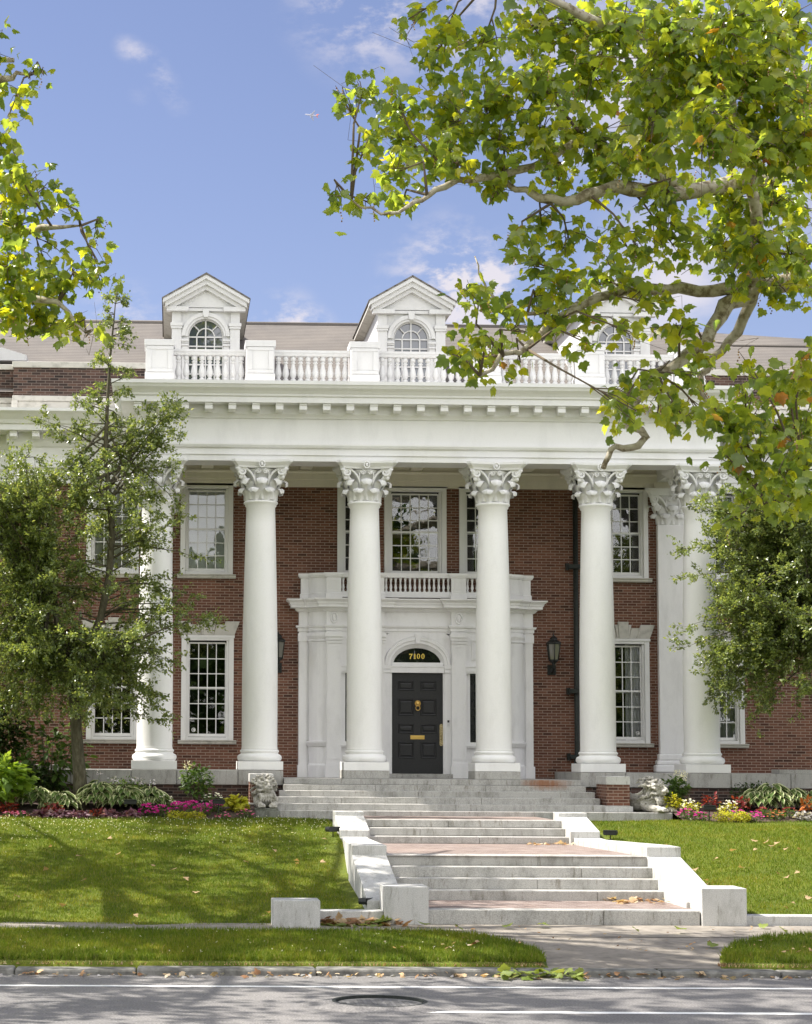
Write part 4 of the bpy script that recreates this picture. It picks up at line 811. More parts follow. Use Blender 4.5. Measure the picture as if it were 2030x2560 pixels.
# ============================================================ ground
def zlawn(x, y):
    t = min(1, max(0, (-3.35-y)/(13.9-3.35))); zf = -2.22 if x < -2.6 else -2.1
    return -1.0+(zf+1.0)*t+.02*math.sin(x*.9+y*.5)*(1 if 0 < t < 1 else 0)+.015*math.sin(x*2.3-y*1.1)
def sheet(name, xs, ys, zf, m, kind='structure'):
    vs = [(x, y, zf(x, y)) for y in ys for x in xs]; n = len(xs); fs = [(j*n+i, j*n+i+1, (j+1)*n+i+1, (j+1)*n+i) for j in range(len(ys)-1) for i in range(n-1)]
    o = from_lists(name, vs, fs, m, None, [True]*len(fs)); tag(o, kind=kind); return o
fr_ = lambda a, b_, n: [a+(b_-a)*i/n for i in range(n+1)]
GY = [-900, -60, -46, -42, -36, -32, -30, -17.9, -15, -13, -3, 3, 20, 60, 900]
GZ = [-1.5, -1.5, -1.5, -1.6, -2.3, -2.6, -2.75, -2.75, -2.6, -2.5, -1.4, -1.35, -1.35, -1.4, -1.4]
sheet('ground', [-900, -200, -60, -20, 0, 20, 60, 200, 900], GY, lambda x, y: GZ[GY.index(y)], M['turf'])
sheet('lawn', fr_(-34, -2.45, 60), fr_(-14.25, -2.9, 26), zlawn, M['turf']); sheet('lawn', fr_(2.48, 34, 60), fr_(-13.56, -2.9, 26), zlawn, M['turf'])
def zbed(x, y): return -1.055+.315*min(1, max(0, (y+3.42)/1.5))+.025*math.sin(x*5)*math.sin(y*7)
for a, c in ((-14, -3.97), (4.85, 14)): sheet('flower_bed', fr_(a, c, 50), fr_(-3.42, -.44, 14), zbed, M['soil'])
sheet('pavement', fr_(-60, 60, 40), [-15.5, -13.94], lambda x, y: -2.2 if y > -15 else -2.235, M['concrete'])
# the walk across the verge and the two grass verges
WL = [(-15.45, -2.05), (-15.75, -1.42), (-16.4, -1.0), (-17.1, -.75), (-17.84, -.85), (-17.9, -.85)]; WR = [(-15.45, 3.6), (-15.75, 2.6), (-16.4, 1.95), (-17.1, 1.6), (-17.84, 1.4), (-17.9, 1.4)]
sheet_z = lambda y: -2.235+(y+15.45)*.0735
b = MB(); n = 6
b.add([(x-.35, y, sheet_z(y)-.004) for y, x in WL]+[(x+.35, y, sheet_z(y)-.004) for y, x in WR], [(i, i+1, n+i+1, n+i) for i in range(5)]); o = b.build('walkway', M['concrete']); tag(o, kind='structure')
def verge(edge, sx, far):
    vs = []; fs = []; k = 24
    for y, x in edge:
        for i in range(k+1):
            t = (i/k)**1.8; xx = x+(far-x)*t; inn = min(1, abs(xx-x)/.3); e = min(1, min(abs(y+15.45), abs(y+17.9))/.3)
            vs.append((xx, y, sheet_z(y)+.008+.075*inn*(.35+.65*e)-(.25 if y < -17.89 else 0)))
    for j in range(len(edge)-1):
        for i in range(k): fs.append((j*(k+1)+i, j*(k+1)+i+1, (j+1)*(k+1)+i+1, (j+1)*(k+1)+i))
    o = from_lists('verge', vs, fs, M['turf'], None, [True]*len(fs)); tag(o, kind='structure')
def dense(E):
    out = []
    for (y0, x0), (y1, x1) in zip(E, E[1:]):
        for k in range(3): t = k/3; out.append((y0+(y1-y0)*t, x0+(x1-x0)*t))
    return out+[E[-1]]
verge(dense(WL), -1, -60); verge(dense(WR), 1, 60)
b = MB(); x = -60; rk = random.Random(3)
while x < 60:
    L_ = rk.uniform(1.5, 2.6); j = rk.uniform(-.012, .012); b.box(x+.006, x+L_-.006, -18.2+j, -17.86, -2.8, -2.418+rk.uniform(-.012, .006)); x += L_
o = b.build('kerb', M['kerb'], None, .03); tag(o, kind='structure')
sheet('road', [-300, -60, -20, 0, 20, 60, 300], [-31, -18.19], lambda x, y: -2.5, M['asphalt'])
b = MB(); b.add([(-300, -19.40, -2.496), (300, -19.52, -2.496), (300, -19.38, -2.496), (-300, -19.26, -2.496)], [(0, 1, 2, 3)]); o = b.build('lane_line', M['line']); tag(o, kind='structure')
b = MB(); b.add([(-2.95, -21.76, -2.496), (300, -24.9, -2.496), (300, -24.75, -2.496), (-2.95, -21.6, -2.496)], [(0, 1, 2, 3)]); o = b.build('lane_line', M['line']); tag(o, kind='structure')
mh = thing('manhole_cover', 'round dark iron manhole cover sunk in the asphalt', 'manhole cover', (-3.37, -21.0, -2.5))
b = MB(); b.lathe([(.50, -2.4995), (.50, -2.462), (.54, -2.462), (.55, -2.4997)], (-3.37, -21.0, 0), 48, False); b.f = b.f[:-2]; b.sm = b.sm[:-2]; b.build('manhole_frame', M['iron'], mh)
b = MB(); b.lathe([(.541, -2.463), (.62, -2.472), (.9, -2.499)], (-3.37, -21.0, 0), 48, True); b.f = b.f[:-2]; b.sm = b.sm[:-2]; b.build('asphalt_collar', M['asphalt'], mh)
b = MB(); b.lathe([(.001, -2.4915), (.49, -2.4925), (.495, -2.4995)], (-3.37, -21.0, 0), 40, False)
for k in range(-4, 5):
    for j in range(-4, 5):
        if k*k+j*j < 18: b.cbox(-3.37+k*.1, -21.0+j*.1, -2.4905, .06, .06, .005)
b.build('lid', M['lid'], mh)

# ============================================================ plants
rng = np.random.default_rng(11)
def unit(v): return v/np.maximum(np.linalg.norm(v, axis=-1, keepdims=True), 1e-9)
def frames(tip, nrm):
    tip = unit(tip); nrm = unit(nrm-tip*(tip*nrm).sum(-1, keepdims=True)); return np.cross(tip, nrm), tip, nrm
def batch(T, F, pos, tip, nrm, size):
    T = np.asarray(T, float); X, Y, Z = frames(tip, nrm); n = len(pos); k = len(T); size = np.broadcast_to(np.asarray(size, float), (n,))[:, None, None]
    V = pos[:, None, :]+size*(T[None, :, 0:1]*X[:, None, :]+T[None, :, 1:2]*Y[:, None, :]+T[None, :, 2:3]*Z[:, None, :])
    F = np.asarray(F)[None]+np.arange(n)[:, None, None]*k
    return V.reshape(-1, 3), F.reshape(-1, F.shape[-1])
def scatter(name, T, F, pos, tip, nrm, size, m, parent=None, smooth=False):
    V, FF = batch(T, F, np.asarray(pos), np.asarray(tip), np.asarray(nrm), size); return from_np(name, V, FF, m, parent, smooth)
# sycamore leaf: five toothed lobes, folded along the midrib
_o = [(0, 0), (.14, -.1), (.3, -.06), (.38, .08), (.56, .2), (.47, .3), (.52, .5), (.36, .47), (.25, .55), (.24, .72), (.13, .76), (0, 1.02)]
_o = _o+[(-x, y) for x, y in reversed(_o[1:-1])]
SYC_T = [(0, .36, .02)]+[(x, y, -.22*abs(x)-.2*y*y+.05*y) for x, y in _o]
SYC_F = [(0, i+1, (i+1) % len(_o)+1) for i in range(len(_o))]
OV_T = [(0, 0, 0), (.24, .4, .07), (.2, .75, .03), (0, 1, -.08), (-.2, .75, .03), (-.24, .4, .07), (0, .5, -.02)]; OV_F = [(6, 0, 1), (6, 1, 2), (6, 2, 3), (6, 3, 4), (6, 4, 5), (6, 5, 0)]
LF_T = [(0, 0, 0), (.3, .45, .08), (0, 1, -.05), (-.3, .45, .08)]; LF_F = [(0, 1, 2), (0, 2, 3)]
def sph(n): return unit(rng.normal(size=(n, 3)))
def leafdir(n, droop=(.1, 1.1), roll=.7):
    az = rng.uniform(0, 2*np.pi, n); d = rng.uniform(*droop, n); tip = np.c_[np.cos(az)*np.cos(d), np.sin(az)*np.cos(d), -np.sin(d)]
    nr = np.c_[np.cos(az)*np.sin(d), np.sin(az)*np.sin(d), np.cos(d)]+rng.normal(scale=roll, size=(n, 3)); return tip, nr
def D(x, y, Yp):   # only used to write the table below compactly: a point of the tree, in metres, from bearing and height angle
    d = fwd*1+rt*0; px, py = x*1.18714, y*1.18714
    v = r2*((px-546.85)/4826.63)+u2*(-(py-1479.75)/4826.63)+fwd
    t = (Yp+43.034)/v.y; return Vector((-5.744+v.x*t, Yp, .25+v.z*t))
def near_on(limbs, p):
    best = None
    for L_, _ in limbs:
        for q in L_:
            if q[2] < 5.2 and q[0] > -.4 and q[0] < .62: continue
            d = (Vector(q)-p).length
            if best is None or d < best[0]: best = (d, Vector(q))
    return best[1]
def sycamore(rootloc_, trunk, limbs, blobs, label, lsz):
    o = thing('sycamore_tree', label, 'tree', rootloc_)
    b = MB(); b.tube(*trunk, 14); fine = []
    for L_, rad in limbs:
        # a few extra bends make the limbs knobbly
        P = []; Rr = []
        for i in range(len(L_)-1):
            a, c = Vector(L_[i]), Vector(L_[i+1])
            for k in range(3):
                t = k/3; P.append(a.lerp(c, t)+Vector((rnd.gauss(0, .025), rnd.gauss(0, .025), rnd.gauss(0, .025)))*(1 if (i or k) else 0)); Rr.append((rad[0]+(rad[1]-rad[0])*(i+t)/(len(L_)-1))*rnd.uniform(.9, 1.12))
        P.append(Vector(L_[-1])); Rr.append(rad[1]); b.tube(P, Rr, 9)
    pos = []; hang = []; berries = MB()
    tw = MB()
    for c, r, n in blobs:
        q = near_on(limbs, c); q = q if (q-c).length < 2.6 else c+(q-c).normalized()*.6; mid = q.lerp(c, .5)+Vector((rnd.gauss(0, .12), rnd.gauss(0, .12), rnd.uniform(.0, .25)))
        tw.tube([q, mid, c], [.022, .014, .008], 5)
        nt_ = max(4, n//7)
        for k in range(nt_):
            e = c+Vector(sph(1)[0])*r*(rnd.uniform(.3, 1.25) if rnd.random() < .88 else rnd.uniform(1.2, 1.6))
            s = mid.lerp(c, rnd.uniform(.2, 1)); m_ = s.lerp(e, .5)+Vector((0, 0, rnd.uniform(-.02, .08)))
            tw.tube([s, m_, e], [.008, .006, .003], 4, cap=False)
            for j in range(max(1, round(n/nt_))):
                t = rnd.uniform(.35, 1.05); pos.append(s.lerp(e, t)+Vector(rng.normal(scale=.11, size=3)))
            if rnd.random() < .22:
                z = e.copy()
                for j in range(4): z = z+Vector((rnd.gauss(0, .015), rnd.gauss(0, .015), -.035)); berries.ball(z, .011, .011, .013, 5, 4)
            if rnd.random() < .1: tw.tube([e, e+Vector(sph(1)[0])*.3, e+Vector(sph(1)[0])*.45], [.004, .003, .002], 4, cap=False)
    b.build('trunk', M['bark_syc'], o); tw.build('twigs', M['twig'], o); berries.build('seed_clusters', M['dead'], o)
    pos = np.array(pos); n = len(pos); tip, nr = leafdir(n, (.0, 1.25), .75)
    Vs = []; Fs = []; sz = rng.triangular(lsz[0], lsz[1], lsz[2], n); g_ = rng.integers(0, 4, n); k0 = 0
    for q, cz in enumerate((.2, .9, 1.7, 2.6)):   # flat to strongly curled leaves
        T = [(x*(1-.06*q), y*(1-.05*q), z*cz+(.09*math.sin(5*x+q) if q else 0)) for x, y, z in SYC_T]; w = g_ == q
        V, F = batch(T, SYC_F, pos[w], tip[w], nr[w], sz[w]); Vs.append(V); Fs.append(F+k0); k0 += len(V)
    from_np('crown', np.concatenate(Vs), np.concatenate(Fs), M['syc'], o)
    return o
RB = [(860,40,38,.6),(930,90,55,.8),(900,150,60,.8),(1010,110,65,.6),(1100,60,75,.9),(1200,60,85,1),(1300,60,90,1.1),(1420,60,100,1.1),(1540,60,100,1.1),(1650,60,100,1.1),
 (765,185,42,.8),(715,200,28,.7),(840,225,60,.9),(930,235,75,.9),(1030,210,75,1),(1130,170,85,1),(1240,170,90,1),(1360,170,100,1.1),(1480,180,100,1.1),(1600,180,100,1.1),(1690,200,90,1.1),
 (775,292,32,.8),(850,300,62,1),(940,310,65,1),(1040,305,65,.9),(1140,290,75,1),(1250,290,85,1),(1370,300,90,1.1),(1490,300,100,1.1),(1610,310,100,1.1),(1700,320,90,1.1),
 (830,365,42,1),(900,352,35,.8),(960,345,42,.8),(722,415,28,.9),(775,425,28,.9),(845,430,36,.9),(1060,385,40,.9),(1050,410,25,.8),(1180,360,55,.9),(1290,365,65,.9),(1400,410,65,1),(1520,420,90,1.1),(1640,430,90,1.1),
 (1100,500,38,1),(1140,470,42,.9),(1200,510,48,.9),(1290,480,42,.8),(1120,560,40,1),(1190,590,52,1),(1280,555,42,.8),(1350,530,48,.9),(1420,520,58,.9),(1500,520,65,1),(1600,520,75,1.1),(1690,540,65,1.1),
 (1010,620,40,1),(1060,650,38,1),(1130,640,34,.9),(1165,690,45,1),(1240,665,36,.9),(1230,720,28,.9),(1300,600,36,.9),(1380,640,42,.9),(1440,680,38,.9),(1530,600,34,.8),(1640,600,45,1),(1700,600,42,1),
 (950,745,36,1),(1010,770,40,1),(1000,725,34,.9),(1040,740,28,.8),(1095,762,17,.9),
 (1400,700,34,.8),(1320,815,36,1),(1300,865,34,1),(1365,800,34,.9),(1415,840,40,.9),(1340,865,30,1),(1460,790,38,.8),(1385,870,28,.9),
 (1500,850,50,.9),(1570,830,42,.9),(1640,790,52,1),(1695,760,52,1),(1550,895,42,.9),(1600,940,55,1.1),(1680,890,65,1.1),(1640,990,52,1.1),(1570,1010,30,.9),(1560,1050,24,.9),(1530,1100,20,1),(1620,1060,36,1),(1480,760,34,.9),(1440,880,34,.9),(1530,960,30,.9),(1575,760,30,.8),(1590,870,40,1),(1260,600,34,.9),(1330,700,28,.7),(1110,700,30,.8),(1695,990,55,1.1),(1690,1050,40,1),(1480,870,36,.9)]
def blobs_of(tab, base, dens):
    out = []
    for x, y, r, k in tab:
        Yp = base(x, y)+rnd.uniform(-1.1, 1.1); c = D(x, y, Yp); rr = r*(Yp+43.03)/4066; out.append((c, rr, max(6, int(k*dens*(r/60)**2))))
    return out
LIMBS_R = [([(5.6,-17,5.8),(4.31,-17.0,6.45),(3.32,-17.2,6.78),(2.76,-17.3,6.82),(2.11,-17.5,6.69),(1.69,-17.6,6.34),(1.3,-17.8,5.86),(.93,-18,5.53),(.61,-18.1,5.35)],(.2,.055)),
 ([(.61,-18.1,5.35),(.33,-18.2,5.04),(.16,-18.3,4.64),(.43,-18.3,4.46),(.18,-18.4,4.31),(-.09,-18.4,4.25),(-.21,-18.5,4.01)],(.062,.034)),
 ([(2.11,-17.5,6.69),(1.5,-17.6,6.61),(.8,-17.8,6.57),(.24,-18,6.45),(-.37,-18.2,6.23),(-.85,-18.4,5.93),(-1.2,-18.6,5.53),(-1.53,-18.7,5.42),(-1.85,-18.8,5.14)],(.1,.022)),
 ([(-.37,-18.2,6.23),(-.71,-18.3,6.15),(-1.14,-18.3,6.07),(-1.47,-18.4,6.17),(-1.77,-18.5,6.46),(-1.86,-18.5,6.77)],(.04,.008)),
 ([(2.11,-17.5,6.69),(1.99,-17.2,6.1),(1.65,-17,5.75),(1.45,-16.9,5.43),(1.67,-16.9,5.1),(2,-16.9,5.04)],(.08,.03)),
 ([(5.6,-17,7.5),(5.2,-17.0,8.89),(3.51,-17.5,8.49),(2.04,-18,7.99),(.95,-18.5,7.69),(.13,-18.8,7.59),(-.47,-19,7.47),(-.96,-19,7.34),(-1.33,-19,7.51),(-1.57,-19,7.66)],(.17,.03)),
 ([(.95,-18.5,7.69),(.13,-18.8,8.03),(-.53,-19,8.2),(-1.02,-19,7.89),(-1.6,-19.2,7.66),(-2.22,-19.3,7.53),(-2.6,-19.4,7.31),(-2.83,-19.4,7.12),(-3.2,-19.5,7.03),(-3.56,-19.5,7.21)],(.08,.012)),
 ([(5.4,-17,8.5),(5.05,-17,9.56),(2.71,-18,9.3),(1.15,-19,9.36),(-.2,-19.5,9.46),(-1.02,-20,9.55),(-1.79,-20,9.96)],(.14,.03)),
 ([(2.11,-17.5,6.69),(1.9,-18,6.95),(1.88,-18.5,7.45),(1.55,-19,7.99),(1.09,-20,8.44),(.6,-20.5,8.97)],(.12,.04)),
 ([(5.5,-17,7),(3.8,-18,5.4),(2.9,-18.6,4.6),(2.2,-19,3.9),(1.8,-19.2,3.4)],(.1,.015)), ([(5.6,-17,8),(8,-16,9.5),(10,-15.5,10.5)],(.2,.05)), ([(5.6,-17,8),(6,-14,9.5),(6.2,-12,10.5)],(.2,.05)), ([(5.6,-17,9),(5.4,-17.4,11.5),(5,-18,13)],(.22,.05)), ([(5.6,-17,8),(5,-20,9.2),(3,-22.5,9.4)],(.15,.03))]
base_r = lambda x, y: -21.3 if (x > 1350 and y < 360) else (-19.8 if (x > 1480 and y > 740) else -18.6)
blR = blobs_of(RB, base_r, 84)
for k in range(26):
    a = rnd.uniform(0, 6.28); c = Vector((7.6+4*math.cos(a), -17+4.5*math.sin(a), rnd.uniform(8.5, 13.5)))
    blR.append((c, 1.0, 34))
sycamore((5.6, -17, -2.3), ([(5.7, -17, -2.5), (5.62, -17, 0), (5.6, -17, 4), (5.55, -17, 7), (5.6, -17, 9)], [.5, .36, .33, .3, .22]), LIMBS_R, blR, 'tall sycamore at the right whose mottled limbs and big leaves hang before the cornice', (.08, .14, .23))
LB = [(0,110,32,1),(5,175,34,1),(92,158,12,.9),(60,165,8,.5),(5,310,38,1.1),(30,345,36,1.1),(5,395,48,1.1),(60,405,42,1),(95,395,26,.9),(135,430,32,.9),(35,475,55,1),(200,480,24,1),(15,560,68,1.1),(90,540,42,.9),(205,548,22,1),(150,560,34,.8),(60,620,55,1.1),(115,600,45,1),(190,585,26,1),(210,590,18,1),(30,680,42,1.1),(90,680,40,1.1),(140,692,30,1.1),(180,710,20,1.1),(0,640,58,1.1),(20,240,20,.4)]
LIMBS_L = [([(-12.6,-13,6.5),(-11,-14,7.8),(-9.82,-14.5,8.2),(-8.71,-15.5,7.96),(-7.98,-16,7.69),(-7.5,-16.2,7.72),(-7.09,-16.3,7.72)],(.16,.012)), ([(-12.6,-13,6),(-9.8,-14.5,7.28),(-8.55,-15.5,6.77),(-7.97,-16,6.79),(-7.41,-16.2,6.62),(-7,-16.3,6.19)],(.15,.012)),
 ([(-12.6,-13,8),(-9.86,-14.5,10.2),(-8.56,-16,9.83),(-8.07,-16.2,9.91),(-7.79,-16.3,9.91)],(.14,.008))]
for k in range(16):
    a = k*2*math.pi/16+rnd.uniform(-.2, .2); q = rnd.uniform(5, 8.5); z = rnd.uniform(8.5, 12.5)
    e = Vector((-13.5+q*math.cos(a)*.75, -11.5+q*math.sin(a)*1.15, z)); s = Vector((-12.6, -13, rnd.uniform(5, 10)))
    LIMBS_L.append(([s, s.lerp(e, .35)+Vector((0, 0, .8)), s.lerp(e, .7)+Vector((0, 0, .6)), e], (.16, .04)))
for k in range(9):
    e = Vector((rnd.uniform(-10.5, -4), -21.5+k*.9, rnd.uniform(13, 14.6))); s = Vector((-12.6, -13, rnd.uniform(9.5, 11))); LIMBS_L.append(([s, s.lerp(e, .35)+Vector((-.4, 0, 1.6)), s.lerp(e, .7)+Vector((0, 0, 1.0)), e], (.13, .03)))
blL = blobs_of(LB, lambda x, y: -16.3, 84)
for k in range(125):
    a = rnd.uniform(0, 6.28); q = math.sqrt(rnd.random()); c = Vector((-14.8+7.2*q*math.cos(a), -12.5+9.5*q*math.sin(a), rnd.uniform(7.0, 13)-2*q))
    if c.x > -9.6 - .09*(c.y+16): continue
    blL.append((c, rnd.uniform(.8, 1.4), 180))
for k in range(40):   # and over the walk
    c = Vector((rnd.uniform(-11.5, -4.5), rnd.uniform(-16.5, -13), rnd.uniform(13.2, 15.8))); blL.append((c, rnd.uniform(.6, 1.0), 90))
for k in range(60):   # upper crown over the road, above the picture
    c = Vector((rnd.uniform(-13, -3.5), rnd.uniform(-22.5, -16.5), rnd.uniform(12.8, 15.5))); blL.append((c, rnd.uniform(.8, 1.2), 150))
sycamore((-12.6, -13, -2.2), ([(-12.7, -13, -2.4), (-12.62, -13, 1), (-12.6, -13, 6), (-12.6, -13, 11)], [.5, .36, .3, .1]), LIMBS_L, blL, 'sycamore at the left edge, leafy branch tips against the sky', (.1, .16, .23))

# ------------------------------------------------------------ hollies in front of the portico ends
def holly(root, stems, profile, label, nl, ymax, seed, extra=()):
    rr = random.Random(seed); o = thing('holly_tree', label, 'tree', root)
    b = MB(); tw = MB(); P = []; Td = []
    for pts, rad in stems: b.tube(pts, rad, 10)
    def clip(v):
        if v.y > ymax: v.y = ymax-(v.y-ymax)*.5
        return v
    lat = list(extra)
    for pts, rad in stems:
        L_ = [Vector(p) for p in pts]
        for i in range(len(L_)-1):
            n = max(1, int((L_[i+1]-L_[i]).length/.16))
            for k in range(n):
                p = L_[i].lerp(L_[i+1], (k+rr.random())/n); ln = profile(p)
                if ln <= .08: continue
                for rep in range(2 if (ln > 1 or p.z > 6.5) else 1):
                    a = rr.uniform(0, 6.283); up_ = rr.uniform(-.15, .55); d = Vector((math.cos(a), math.sin(a), up_)).normalized(); lat.append((p, p+d*ln*rr.uniform(.55, 1.08)))
    for p, e in lat:
        e = clip(Vector(e)); ln = (e-p).length; m1 = p.lerp(e, .4)+Vector((rr.gauss(0, .05), rr.gauss(0, .05), .07*ln)); m2 = p.lerp(e, .75)+Vector((rr.gauss(0, .05), rr.gauss(0, .05), .05*ln))
        tw.tube([p, m1, m2, e], [.008+.009*ln, .007+.005*ln, .006, .003], 5, cap=False)
        nt_ = max(3, int(ln*8))
        for k in range(nt_):
            t = rr.uniform(.25, 1); s = (p.lerp(m1, t/.4) if t < .4 else (m1.lerp(m2, (t-.4)/.35) if t < .75 else m2.lerp(e, (t-.75)/.25)))
            d = ((e-p).normalized()*.6+Vector((rr.gauss(0, .6), rr.gauss(0, .6), rr.gauss(-.1, .45)))).normalized(); f = clip(s+d*rr.uniform(.15, .42)*min(1.25, .5+ln*.4))
            if rr.random() < .5: tw.tube([s, s.lerp(f, .5)+Vector((0, 0, .015)), f], [.004, .003, .002], 3, cap=False)
            P.append((s, f))
    b.build('trunk', M['bark'], o); tw.build('branches', M['bark'], o)
    A = np.array([tuple(s) for s, _ in P]); B = np.array([tuple(f) for _, f in P]); idx = rng.integers(0, len(P), nl); t = rng.uniform(.15, 1.05, nl)[:, None]
    pos = A[idx]*(1-t)+B[idx]*t+rng.normal(scale=.03, size=(nl, 3)); tip = unit(B[idx]-A[idx])+rng.normal(scale=.7, size=(nl, 3)); nr = np.array([0, 0, 1.])+rng.normal(scale=.7, size=(nl, 3))
    scatter('crown', LF_T, LF_F, pos, tip, nr, rng.uniform(.05, .092, nl), M['holly'], o); return o
# left: two leaders from one low fork, the right-hand one rising as a thin spire
S0 = [((-7.62,-2.2,-.95),(-7.66,-2.2,-.2),(-7.74,-2.2,.7),(-7.8,-2.2,1.55),(-7.82,-2.2,2.0)), (.19,.15,.125,.12,.12)]
S1 = [((-7.82,-2.2,2.0),(-8.05,-2.15,2.5),(-8.2,-2.1,3.2),(-8.35,-2.05,4.1),(-8.6,-2,5.0),(-8.8,-2,5.8),(-8.95,-2,6.7)), (.1,.09,.075,.065,.05,.03,.012)]
S2 = [((-7.82,-2.2,2.0),(-7.5,-2.3,2.6),(-7.25,-2.4,3.2),(-7.1,-2.4,4.0),(-7.03,-2.4,5.0),(-7.12,-2.4,5.9),(-7.2,-2.4,6.7),(-7.17,-2.4,7.8),(-7.12,-2.4,8.8),(-7.05,-2.4,9.6),(-7.0,-2.4,10.25)), (.1,.09,.08,.075,.07,.06,.05,.037,.026,.016,.005)]
S3 = [((-7.74,-2.3,1.7),(-7.2,-2.6,2.2),(-6.7,-2.8,2.6),(-6.3,-2.9,2.75)), (.06,.045,.035,.02)]
def prof_l(p):
    z = p.z
    if p.x < -7.85 and z > 2.2: return 1.55*max(.08, min(1, (7.2-z)/2.0))
    if z > 6.6: return max(0, .95*(10.3-z)/3.7)**.9*1.0+.16
    if z < 1.9: return 0
    return 1.75 if z < 5.2 else 1.75-(z-5.2)*.5
ex = []
re_ = random.Random(4)
for k in range(80):   # low drooping skirt
    a = re_.uniform(0, 6.283); q = re_.uniform(.7, 2.2); ex.append((Vector((-7.8, -2.2, re_.uniform(2.0, 3.0))), Vector((-7.8+q*math.cos(a), -2.2+min(1.4, q)*math.sin(a), re_.uniform(1.0, 2.6)))))
for k in range(105): ex.append((Vector((-8.4, -2.1, re_.uniform(2.2, 5.6))), Vector((re_.uniform(-10.6, -8.3), re_.uniform(-3.2, -1), re_.uniform(1.2, 6.6)))))
for e in ((-5.45,-2.6,3.0),(-5.3,-2.7,3.6),(-5.55,-2.6,2.2),(-5.2,-2.6,4.4),(-5.95,-2.6,.95),(-4.95,-2.7,3.05),(-5.9,-2.5,1.5)): ex.append((Vector((-7.0, -2.4, e[2]+.3)), Vector(e)))
for k in range(32): ex.append((Vector((-7.12,-2.4,re_.uniform(5.4,7.4))), Vector((-7.12+re_.choice((-1,1))*re_.uniform(.5,1.6), re_.uniform(-3.1,-1.8), re_.uniform(4.6,7.9)))))
holly((-7.62, -2.2, -.9), [S0, S1, S2, S3], prof_l, 'slender holly rising as a spire before the leftmost column', 110000, -.62, 5, ex)
T0 = [((8.25,-2.1,-.9),(8.2,-2.1,1),(8.1,-2.1,2.4),(8.05,-2.1,3.6),(8.0,-2.1,4.8),(8.05,-2.1,5.8),(8.1,-2.1,6.7)), (.17,.14,.12,.1,.08,.05,.015)]
T1 = [((8.1,-2.1,2.4),(7.5,-2.3,2.9),(6.9,-2.4,3.3),(6.2,-2.5,3.5)), (.07,.05,.035,.012)]
T2 = [((8.05,-2.1,3.4),(7.4,-2.0,4.2),(6.9,-2.0,4.8),(6.6,-2,5.3)), (.07,.05,.03,.012)]
ex = []
for e in ((4.95,-2.4,4.75),(5.2,-2.5,4.15),(5.15,-2.4,3.1),(4.98,-2.4,2.6),(5.5,-2.4,2.4),(5.9,-2.4,1.5),(6.5,-2.3,1.0),(6.2,-2.3,5.4),(5.6,-2.4,5.2),(6.7,-2.3,6.1),(7.5,-2.3,1.25),(5.8,-2.4,3.6),(6.1,-2.2,1.9)):
    ex.append((Vector((7.6, -2.2, max(2.2, e[2]*.6+1.6))), Vector(e)))
for k in range(190):
    a = re_.uniform(1.9, 4.4) if k % 3 else re_.uniform(-1.9, 1.9); q = re_.uniform(1.2, 2.55); ex.append((Vector((8.0, -2.1, re_.uniform(2.2, 5.2))), Vector((8.05+q*math.cos(a), -2.1+min(1.35, q)*math.sin(a), re_.uniform(1.3, 6.2)))))
holly((8.25, -2.1, -.85), [T0, T1, T2], lambda p: 0 if p.z < 2.2 else (1.9 if p.z < 5 else max(.1, 1.9-(p.z-5)*.95)), 'broad glossy holly covering the right end of the portico', 125000, -.66, 6, ex)

